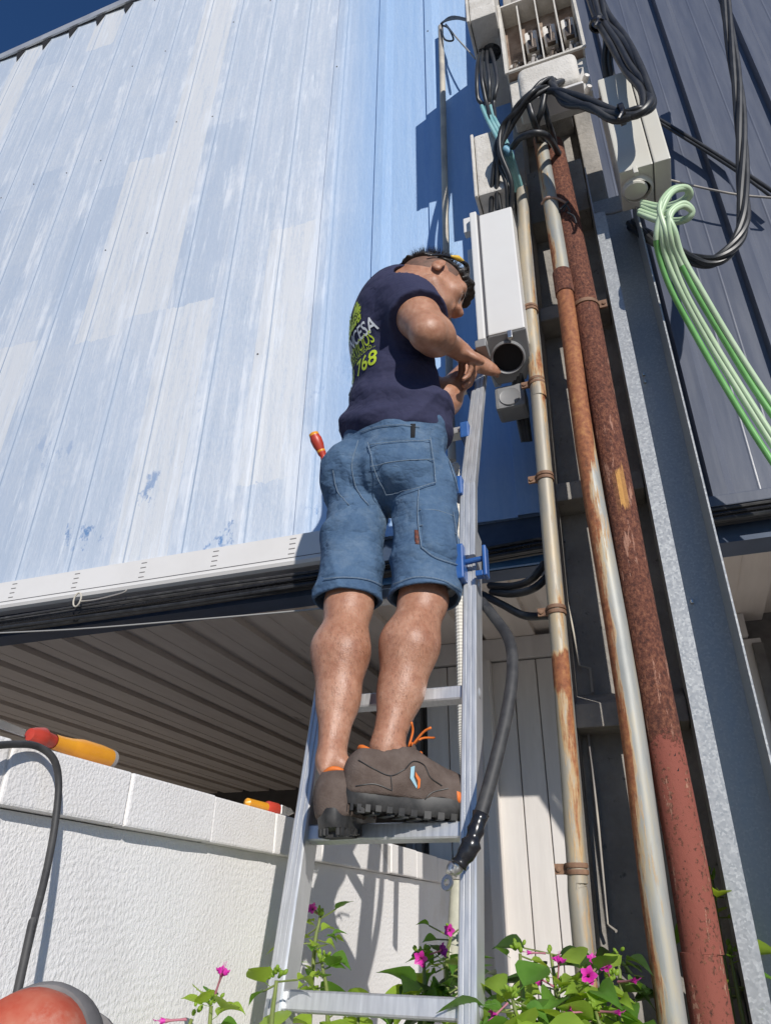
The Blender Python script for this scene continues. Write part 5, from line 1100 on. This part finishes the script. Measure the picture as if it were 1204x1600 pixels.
# ---- shoes
def shoe(heel, toe, up_hint, side, label=None):
    """heel, toe: ground points under heel end and toe end"""
    heel, toe = Vector(heel), Vector(toe); fx = (toe - heel).normalized(); SC = 1.04; up = Vector(up_hint); up = (up - fx * up.dot(fx)).normalized(); fy = up.cross(fx); Ls = .285
    T = Matrix((( fx.x, fy.x, up.x, heel.x), (fx.y, fy.y, up.y, heel.y), (fx.z, fy.z, up.z, heel.z), (0, 0, 0, 1))) @ Matrix.Scale(SC, 4)
    t = Vol((-.03, -.075, .0), (.32, .075, .175), .004)
    t.el((.052, 0, .046), (.056, .037, .056), None, .03); t.rc((.040, 0, .078), (.105, 0, .082), .031, .033, .03); t.el((.13, 0, .045), (.10, .039, .050), None, .04); t.el((.222, 0, .036), (.066, .045, .034), None, .035)
    t.rc((.110, 0, .088), (.205, 0, .050), .029, .026, .03); t.rc((.245, -.012, .045), (.245, .012, .045), .022, .022, .02)
    t.ripple(lambda X, Y, Z: .0014 * np.sin(95 * X + 30 * Z) * np.sin(70 * Y + 40 * Z) + .0016 * np.sin(210 * X + 60 * Z) * np.clip((X - .15) * 12, 0, 1) * np.clip((.22 - X) * 20, 0, 1))
    t.el((.070, 0, .128), (.052, .0275, .052), None, cut=True); t.plane_cut((0, 0, .024), (0, 0, -1)); t.plane_cut((.02, 0, .108), (-.12, 0, 1))
    me = t.mesh('shoe', 'suede', 2); me.transform(T); sh = link('shoe', me, man)
    if label: sh['label'] = label
    # sole: outline swept up with a tread
    out = []
    for i in range(72):
        a = i / 72 * 2 * math.pi; x = Ls / 2 + Ls / 2 * math.cos(a); s_ = math.sin(a); wd = np.interp(x / Ls, [0, .08, .22, .45, .72, .9, 1], [.030, .040, .040, .034, .050, .046, .034]); out.append((x, wd * s_ * (abs(s_) ** -.35 if abs(s_) > .05 else 1)))
    q = MB(); n = len(out); lay_ = [(-.002, .93), (.004, 1.0), (.022, 1.03), (.032, 1.0)]
    for j, (z, k_) in enumerate(lay_):
        for x, y in out:
            rz = .010 * max(0, (x - .20) / .085) ** 2 + (.018 * max(0, (.05 - x) / .05) ** 2 if j == 3 else .004 * max(0, (.04 - x) / .04)); q.v.append((Ls / 2 + (x - Ls / 2) * k_, y * k_, z + rz + (.010 if j == 3 and x < .10 else 0)))
    for j in range(3): q.f += [(j * n + i, j * n + (i + 1) % n, (j + 1) * n + (i + 1) % n, (j + 1) * n + i) for i in range(n)]
    q.f += [tuple(range(n))[::-1], tuple(range(3 * n, 4 * n))]; me = q.mesh('sole', 'sole', 'angle'); me.transform(T); so_ = link('sole', me, sh)
    q = MB()
    for i in range(0, n):
        if i % 2 or abs(out[i][1]) < .004: continue
        x, y = out[i]; x2, y2 = out[(i + 1) % n]; rz = .010 * max(0, (x - .20) / .085) ** 2
        kz = rg.uniform(.5, 1.0); q.hexa([(x * .99 + .001, y * .80, -.008 * kz + rz), (x2 * .99 + .001, y2 * .80, -.008 * kz + rz), (x2, y2 * 1.03, -.006 * kz + rz), (x, y * 1.03, -.006 * kz + rz), (x * .99 + .001, y * .80, .006 + rz), (x2 * .99 + .001, y2 * .80, .006 + rz), (x2, y2 * 1.035, .007 + rz), (x, y * 1.035, .007 + rz)])
    for i in range(9): q.box(.02 + i * .028, .034 + i * .028, -.026, .026, -.0075 + .010 * max(0, (.03 + i * .028 - .20) / .085) ** 2, .002)
    me = q.mesh('tread', 'sole'); me.transform(T); tag(link('tread', me, so_), kind='stuff')
    q = MB(); rim = [(.070 + .047 * math.cos(a), .0285 * math.sin(a), .088 + .020 * abs(math.cos(a)) ** 1.5) for a in [i * 2 * math.pi / 22 for i in range(23)]]
    q.tube([V(*x) for x in rim], .0048, 8, False, 1); me = q.mesh('collar', 'shoe_orange', True); me.transform(T); link('collar', me, sh)
    q = MB(); q.prism([(.105, -.020, .095), (.122, -.019, .124), (.130, 0, .132), (.122, .019, .124), (.105, .020, .095), (.110, 0, .092)], (0, 0, 0), (.006, 0, -.01)); me = q.mesh('tongue', 'suede', 'angle'); me.transform(T); link('tongue', me, sh)
    q = MB()
    for i in range(4): x = .122 + i * .019; z = .112 - i * .0125; q.tube([V(x, -.024, z - .008), V(x + .004, 0, z + .017 - i * .002), V(x + .008, .024, z - .008)], .0028, 6, True, 4)
    q.tube([V(.125, 0, .122), V(.14, side * .02, .148), V(.150, side * .035, .156)], .0024, 6, True, 4); q.tube([V(.125, 0, .122), V(.15, -.012 * side, .143), V(.185, -.03 * side, .152)], .0024, 6, True, 4)
    q.tube([V(.12, 0, .122), V(.125, side * .004, .150), V(.118, side * .012, .166)], .0024, 6, True, 4); me = q.mesh('laces', 'shoe_orange', True); me.transform(T); link('laces', me, sh)
    return sh
shR_ = shoe(at(535, 1262, 1.320), at(719, 1284, 1.475), (0, -.05, 1), -1)
shL_ = shoe(at(517, 1300, 1.30), at(560, 1310, 1.575), (-.03, -.10, 1), 1)
bsh = bvh_of(shR_)
def flat(b, pts, m, parent, name, off=.002):
    c_ = [sum(x[i] for x in pts) / len(pts) for i in (0, 1)]; hs = [hit(b, x, y, off) for x, y in pts]; h0 = hit(b, c_[0], c_[1], off)
    if h0 is None or any(h_ is None for h_ in hs): return
    MB().add([h0] + hs, [(0, i + 1, (i + 1) % len(hs) + 1) for i in range(len(hs))]).obj(name, m, parent)
flat(bsh, [(641, 1199), (647, 1197), (645, 1213), (651, 1228), (650, 1232), (640, 1216)], 'shoe_blue', shR_, 'logo_chevron')
flat(bsh, [(648, 1206), (656, 1218), (655, 1230), (652, 1233), (652, 1220), (648, 1213)], 'shoe_orange', shR_, 'logo_chevron')
patch('toe_strip', bsh, [(713, 1236), (719, 1238), (721, 1264), (715, 1266)], 'shoe_orange', shR_, .002, 5)
patch('toe_patch', bsh, [(672, 1256), (692, 1250), (705, 1262), (684, 1270)], 'shoe_toe', shR_, .003, 6)
for L in ([(560, 1188), (585, 1202), (610, 1212), (632, 1202)], [(610, 1212), (612, 1235)], [(612, 1235), (585, 1225), (556, 1228)], [(632, 1202), (645, 1190), (662, 1196), (672, 1215), (690, 1228)], [(662, 1250), (675, 1238), (700, 1232)]): seam('stitching', bsh, L, 'sole', shR_, .0011, .0012)
# ---- screwdriver in the left pocket
a, b_ = at(511, 727, 1.47), at(489, 676, 1.43); d_ = (b_ - a).normalized(); L = (b_ - a).length
sdv = thing('screwdriver', 'red and orange screwdriver sticking out of the left back pocket of the man', 'screwdriver', a - d_ * .06)
MB().lathe([(.0, -.06), (.003, -.06), (.003, 0.0)], a, d_, 10).obj('shaft', 'steel', sdv)
MB().lathe([(.003, 0), (.0125, .002), (.0135, .010), (.011, .018)], a, d_, 16).obj('guard', 'tool_orange', sdv, smooth=True)
MB().lathe([(.011, .018), (.0085, .028), (.0115, .036), (.0115, .040)], a, d_, 16).obj('neck', 'tool_red', sdv, smooth=True)
MB().lathe([(.0115, .040), (.0122, .043), (.0115, .046)], a, d_, 16).obj('ring', 'tool_orange', sdv, smooth=True)
MB().lathe([(.0115, .046), (.0155, .062), (.0165, .080), (.015, L - .016), (.014, L - .010)], a, d_, 16).obj('grip', 'tool_red', sdv, smooth=True)
MB().lathe([(.014, L - .010), (.0135, L - .003), (.008, L), (0, L)], a, d_, 16).obj('end_cap', 'tool_orange', sdv, smooth=True)

# ================================================================== loose things round the ladder
# black cable with a crimped lug hanging beside the right rail
hp = pp((752, 940, 1.62), (770, 962, 1.55), (795, 1000, 1.48), (800, 1050, 1.44), (792, 1110, 1.41), (776, 1180, 1.38), (760, 1240, 1.36), (745, 1290, 1.345), (733, 1325, 1.335), (716, 1352, 1.33))
lg = thing('lug_cable', 'black cable with taped end and crimped metal lug hanging by the right ladder rail', 'cable', hp[-1])
cm = catmull(hp, 5); n1 = len(cm)
MB().tube(cm[:int(n1 * .74)], .0125, 12, True, 0).obj('sheath', 'rubber_dusty', lg, smooth='angle')
q = MB(); tp = cm[int(n1 * .74) - 1:]; q.tube(tp, [.0132 + (.0028 if i % 3 == 0 else 0) + (.003 if 5 < i < 9 else 0) for i in range(len(tp))], 12, True, 0); q.obj('tape_wrap', 'tape', lg, smooth=True)
e = hp[-1]; d_ = (hp[-1] - hp[-2]).normalized()
p1, p2 = at(703, 1366, 1.325), at(694, 1392, 1.32)
lo_ = MB().tube([e - d_ * .004, e + d_ * .010, (e + p1) / 2 + V(-.004, 0, .006), p1], [.0105, .0105, .009, .0075], 12, True, 3).obj('lug_barrel', 'steel', lg, smooth=True)
q = MB(); dd = (p2 - p1).normalized(); sx_ = dd.cross(V(0, 1, 0)).normalized(); oy = V(0.0, -.003, 0); ax_ = (sx_ * .9 + V(0, -.45, 0)).normalized(); fl = dd.cross(ax_).normalized()
c0 = p1 + dd * .014; ring_ = [c0 + dd * (.013 * math.cos(a)) + ax_ * (.012 * math.sin(a)) for a in [i * 2 * math.pi / 18 for i in range(18)]]; rin = [c0 + dd * (.006 * math.cos(a)) + ax_ * (.006 * math.sin(a)) for a in [i * 2 * math.pi / 18 for i in range(18)]]
q.add([x + fl * .002 for x in ring_] + [x + fl * .002 for x in rin] + [x - fl * .002 for x in ring_] + [x - fl * .002 for x in rin], [(i, (i + 1) % 18, 18 + (i + 1) % 18, 18 + i) for i in range(18)] + [(36 + i, 54 + i, 54 + (i + 1) % 18, 36 + (i + 1) % 18) for i in range(18)] + [(i, 36 + i, 36 + (i + 1) % 18, (i + 1) % 18) for i in range(18)] + [(18 + i, 18 + (i + 1) % 18, 54 + (i + 1) % 18, 54 + i) for i in range(18)])
q.obj('lug_palm', 'steel', lo_)
# white corrugated tube and a braided hose behind the ladder
tb = pp((711, 726, 1.98), (714, 850, 1.95), (718, 960, 1.95), (721, 1060, 1.95), (723, 1150, 1.95), (727, 1215, 1.94), (731, 1290, 1.92))
q = MB(); P = catmull(tb, 40); q.tube(P, [.0150 if i % 2 else .0128 for i in range(len(P))], 10, True, 0)
one('corrugated_tube', q, 'white_tube', 'white corrugated tube hanging behind the right rail of the ladder', 'tube')
q = MB(); q.tube(pp((716, 1362, 1.72), (712, 1430, 1.72), (708, 1500, 1.72), (706, 1600, 1.72)) + [V(-.47, 1.72, 0.02)], .0165, 12, True, 4)
hs = one('braided_hose', q, 'hose', 'yellowed clear braided hose behind the plants and the metal lug', 'hose', smooth='angle')
MB().lathe([(.0165, -.012), (.020, -.010), (.020, .004), (.014, .010)], at(716, 1366, 1.72), (0, 0, 1), 12).obj('hose_clip', 'tool_grey', hs)
# cable over the wall
P = [at(-30, 1168, WX + .06, 0), at(20, 1163, WX + .045, 0), at(58, 1166, WX + .04, 0), at(84, 1186, WX + .047, 0), at(92, 1225, WX + .050, 0), at(86, 1290, WX + .058, 0), at(72, 1365, WX + .075, 0), at(52, 1445, WX + .095, 0), at(32, 1530, WX + .115, 0), at(8, 1640, WX + .14, 0)]
P.append(V(P[-1].x + .03, P[-1].y - .02, .02))
cable('wall_top_cable', P, .0050, 'rubber_dusty', 'dusty grey-black cable hanging over the white wall at the left edge', seg=12)
# knife with orange handle lying on the wall
def lying(name, label, a, b_, sects, cat):
    d_ = (b_ - a).normalized(); L = (b_ - a).length; t = thing(name, label, cat, a)
    for nm, m_, pr_ in sects: MB().lathe([(r, h * L) for r, h in pr_], a, d_, 16).obj(nm, m_, t, smooth='angle')
    return t
a, b_ = at(50, 1164, WX - .005, 0), at(173, 1194, WX - .005, 0); a.z = WT + .020; b_.z = WT + .018
kn_ = lying('cable_knife', 'orange and red cable knife lying on the white wall by the black cable', a, b_, [('guard', 'tool_red', [(0, -.06), (.009, -.05), (.012, 0), (.0155, .08), (.0115, .13), (.010, .22)]), ('neck', 'tool_orange', [(.011, .22), (.0115, .32), (.013, .44)]), ('grip', 'tool_orange', [(.013, .44), (.0165, .56), (.0170, .80), (.0155, .95)]), ('end_cap', 'tool_grey', [(.0155, .95), (.015, 1.0), (.008, 1.015), (0, 1.015)])], 'knife')
q = MB(); d_ = (b_ - a).normalized(); q.prism([a - d_ * .02 + V(0, 0, .004), a - d_ * .12 + V(0, 0, .010), a - d_ * .14 + V(0, 0, -.002), a - d_ * .02 + V(0, 0, -.006)], (0, 0, 0), (.002, 0, 0)); q.obj('blade', 'steel', kn_)
a, b_ = at(385, 1268, WX - .02, 0), at(452, 1274, WX - .0, 0); a.z = WT + .014; b_.z = WT + .012
pl_ = lying('pliers', 'small orange and red pliers lying on the white wall near the ladder', a, b_, [('grip', 'tool_orange', [(0, -.05), (.010, .0), (.010, .42)]), ('guard', 'tool_red', [(.010, .42), (.015, .46), (.015, .66), (.012, .68)])], 'pliers')
d_ = (b_ - a).normalized(); L = (b_ - a).length; q = MB(); w_ = V(0, 0, 1); m0 = a + d_ * L * .68
q.prism([m0 + w_ * .012, m0 + d_ * L * .22 + w_ * .010, b_ + w_ * .0, m0 + d_ * L * .18 - w_ * .009, m0 - w_ * .010], (0, 0, 0), (.012, .004, 0)); q.obj('jaw', 'steel', pl_, bevel=.002)
# dusty red reel on a stand at the lower left corner
c_ = at(34, 1664, .62); ax_ = V(.22, -.95, .25).normalized()
re_ = thing('reel', 'dusty red round reel with grey rim at the lower left corner', 'reel', V(c_.x, c_.y, 0))
MB().lathe([(0, .040), (.030, .038), (.048, .028), (.055, .012), (.056, -.004), (.0, -.004)], c_, ax_, 40).obj('front_disc', 'dusty_red', re_, smooth='angle')
MB().lathe([(0, -.006), (.058, -.006), (.062, -.012), (.062, -.030), (.058, -.036), (0, -.036)], c_ + V(-.002, 0, .002), ax_, 40).obj('rim', 'dusty_grey', re_, smooth='angle')
MB().lathe([(.030, -.036), (.030, -.08), (.055, -.082), (.055, -.09), (0, -.09)], c_, ax_, 30).obj('hub', 'dusty_grey', re_, smooth='angle')
MB().tube([c_ - ax_ * .06, V(c_.x, c_.y + .05, c_.z - .15), V(c_.x, c_.y + .05, .03)], .016, 12, True, 4).obj('stand', 'dusty_grey', re_, smooth=True)
MB().box(c_.x - .15, c_.x + .15, c_.y - .1, c_.y + .2, 0.0, .03).obj('stand_base', 'dusty_grey', re_, bevel=.01)

# ------------------------------------------------------------------ four o'clock plants
def leaf_mesh(m, wide, fold, curl):
    """heart-shaped blade with a folded midrib, drooping towards its tip"""
    n = 7; rows = []
    prof = [0.02, .26, .39, .40, .33, .22, .09, .0]
    for i in range(n + 1):
        t = i / n; x = t; z = -curl * t * t + .04 * math.sin(t * 3.14); w_ = prof[i] * wide
        rows.append([(x, -w_, z + fold * w_ + .012 * math.sin(t * 17)), (x, -w_ * .5, z + fold * w_ * .35), (x, 0, z - .010), (x, w_ * .5, z + fold * w_ * .35), (x, w_, z + fold * w_ - .012 * math.sin(t * 15 + 1))])
    q = MB(); 
    for r_ in rows: q.v += r_
    for i in range(n):
        for k in range(4): q.f.append((i * 5 + k, i * 5 + k + 1, (i + 1) * 5 + k + 1, (i + 1) * 5 + k))
    q.tube([V(-.30, 0, .02), V(-.12, 0, .0), V(.02, 0, -.008)], .012, 5, False, 2)
    return q.mesh('leaf', m, True)
LV = {c_: [leaf_mesh('leaf_' + c_, wd, fo, cu) for wd, fo, cu in ((1.0, .35, .25), (.85, .6, .45), (1.1, .15, .12))] for c_ in 'abc'}
def flower_mesh(openness):
    q = MB(); q.lathe([(.0026, 0), (.0019, .012), (.0021, .028), (.0036, .036)], (0, 0, 0), (0, 0, 1), 8)
    tube = q.mesh('flower_tube', 'flower_tube', True); q = MB(); n = 20
    for j, (rr, h) in enumerate([(.0030, .034), (.006 * openness + .002, .039), (.0125 * openness + .002, .042 + .004 * (1 - openness))]):
        for i in range(n): a = i * 2 * math.pi / n; k = 1 + (.22 * math.cos(5 * a) if j == 2 else 0); q.v.append((rr * k * math.cos(a), rr * k * math.sin(a), h + (.002 * math.cos(10 * a) if j == 2 else 0)))
    for j in range(2): q.f += [(j * n + i, j * n + (i + 1) % n, (j + 1) * n + (i + 1) % n, (j + 1) * n + i) for i in range(n)]
    for i in range(3): q.tube([V(0, 0, .036), V(.002 * (i - 1), .001, .050), V(.004 * (i - 1), .002 * i, .058)], .0004, 4, True, 2)
    return tube, q.mesh('petals', 'petal', True)
FL = [flower_mesh(1.0), flower_mesh(.75), flower_mesh(.25)]
bud_me = MB().lathe([(0, 0), (.0035, .002), (.0048, .007), (.0035, .012), (0, .015)], (0, 0, 0), (0, 0, 1), 8).mesh('bud', 'leaf_b', True)
def basis(d, roll):
    d = Vector(d).normalized(); u = d.cross(V(0, 0, 1)); u = u.normalized() if u.length > .05 else V(1, 0, 0); w_ = u.cross(d)
    u2 = u * math.cos(roll) + w_ * math.sin(roll); w2 = d.cross(u2)          # x along d
    return Matrix(((d.x, u2.x, -w2.x, 0), (d.y, u2.y, -w2.y, 0), (d.z, u2.z, -w2.z, 0), (0, 0, 0, 1)))
def plant(tip, root, nl, size, cols, label, flowers=0, buds=6, seed=1, spread=.07, group="four o'clock plants at the ladder foot"):
    g = random.Random(seed); t = thing("flowering_plant", label, 'plant', root, group); inv = Matrix.Translation(-Vector(root))
    mid = (tip + root) / 2 + V(g.uniform(-.03, .03), g.uniform(-.03, .03), .05); path = catmull([root, mid, tip + V(g.uniform(-.02, .02), g.uniform(-.02, .02), -.12), tip], 6)
    MB().tube(path, [.006, .0055, .005, .0042, .003], 7, True, 0).obj('stem', 'stem', t, smooth=True)
    def put(nm, me, M_):
        o = bpy.data.objects.new(nm, me); col.objects.link(o); o.parent = t; o.matrix_parent_inverse = inv; o.matrix_world = M_; o.matrix_basis = M_; return o
    for i in range(nl):
        f = g.random() ** 1.3; p = tip + (path[-7] - tip) * f * 1.5 + V(0, 0, 0); a = i * 2.4 + g.uniform(-.4, .4)
        el_ = g.uniform(-.45, .55); d_ = V(math.cos(a) * math.cos(el_), math.sin(a) * math.cos(el_), math.sin(el_)); s_ = size * g.uniform(.45, 1.2) * (.65 + .5 * f)
        p = p + d_ * (spread * g.uniform(.1, .75))
        put('leaf', g.choice(LV[g.choice(cols)]), Matrix.Translation(p) @ basis(d_, g.uniform(-.6, .6)) @ Matrix.Scale(s_, 4))
        if i % 3 == 0: MB().tube([tip + (path[-7] - tip) * f * 1.5, p + d_ * s_ * .02], .0016, 5, True, 0).obj('twig', 'stem', t)
    for i in range(buds):
        d_ = V(g.uniform(-.6, .6), g.uniform(-.8, .3), g.uniform(.3, 1)).normalized(); p = tip + d_ * g.uniform(.0, .020)
        put('bud', bud_me, Matrix.Translation(p) @ d_.to_track_quat('Z', 'Y').to_matrix().to_4x4() @ Matrix.Scale(g.uniform(.5, .9), 4))
    for i in range(flowers):
        d_ = V(g.uniform(-1, 1), g.uniform(-1.0, -.1), g.uniform(-.35, .75)).normalized(); k = g.choice((0, 0, 1, 2)); p = tip + d_ * g.uniform(.004, .02)
        M_ = Matrix.Translation(p) @ d_.to_track_quat('Z', 'Y').to_matrix().to_4x4() @ Matrix.Scale(g.uniform(.70, .95), 4)
        fo = put('flower', FL[k][0], M_); pe = bpy.data.objects.new('petals', FL[k][1]); col.objects.link(pe); pe.parent = fo
    return t
W = lambda px, py, Y: at(px, py, Y)
specs = [  # tip pixel, depth, leaves, size, colours, flowers, label, seed
    (330, 1572, 1.20, 9, .075, 'abb', 1, 'low bright plant tip in front of the white wall, left of the ladder', 1),
    (300, 1592, 1.22, 3, .05, 'a', 1, 'small sprig with one pink bud at the frame bottom left of the ladder', 2),
    (432, 1532, 1.26, 5, .065, 'abb', 0, 'small leafy shoot against the left rail of the ladder', 3),
    (500, 1432, 1.62, 10, .065, 'abb', 1, 'tall thin plant with a pink flower just right of the left rail', 4),
    (503, 1505, 1.55, 13, .075, 'abb', 0, 'lime green leafy clump just above the bottom rung at its left end', 5),
    (560, 1588, 1.55, 10, .06, 'abb', 0, 'low leaves showing under the bottom rung', 6),
    (662, 1494, 1.60, 12, .085, 'abc', 5, 'plant with drooping pink flowers between the ladder rails', 7),
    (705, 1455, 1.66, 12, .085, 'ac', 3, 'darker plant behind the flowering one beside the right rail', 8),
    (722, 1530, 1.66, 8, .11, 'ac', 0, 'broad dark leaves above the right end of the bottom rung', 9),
    (812, 1490, 1.50, 7, .06, 'abb', 0, 'upright bud stalk right of the ladder', 10),
    (800, 1560, 1.38, 11, .13, 'abb', 1, 'plant with broad bright leaves right of the right ladder rail', 11),
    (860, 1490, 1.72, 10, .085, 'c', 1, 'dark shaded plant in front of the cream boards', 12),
    (870, 1545, 1.55, 12, .095, 'abb', 3, 'leafy plant low in front of the slim pipe', 13),
    (915, 1530, 1.58, 14, .085, 'abb', 3, 'pink flowering plant at the foot of the slim pipe', 14),
    (955, 1535, 1.60, 14, .085, 'abb', 4, 'pink flowering plant leaning on the thick grey pipe', 15),
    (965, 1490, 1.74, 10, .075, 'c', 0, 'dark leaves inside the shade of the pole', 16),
    (930, 1580, 1.52, 12, .085, 'abb', 3, 'flower heads at the frame bottom below the thick grey pipe', 17),
    (1112, 1375, 1.88, 5, .075, 'abb', 0, 'bright sprig between the flaking pipe and the channel, upper one', 18),
    (1140, 1492, 1.86, 4, .075, 'abb', 0, 'bright sprig between the flaking pipe and the channel, lower one', 19),
]
for px, py, Y, nl, sz, cols, nf, label, seed in specs:
    tip = W(px, py, Y); plant(tip, V(tip.x * .96, Y + .04, 0.0), int(nl * 2.3), sz, cols, label, (nf + 1) // 2 if nf > 2 else nf, 12 if 'b' in cols else 3, seed)
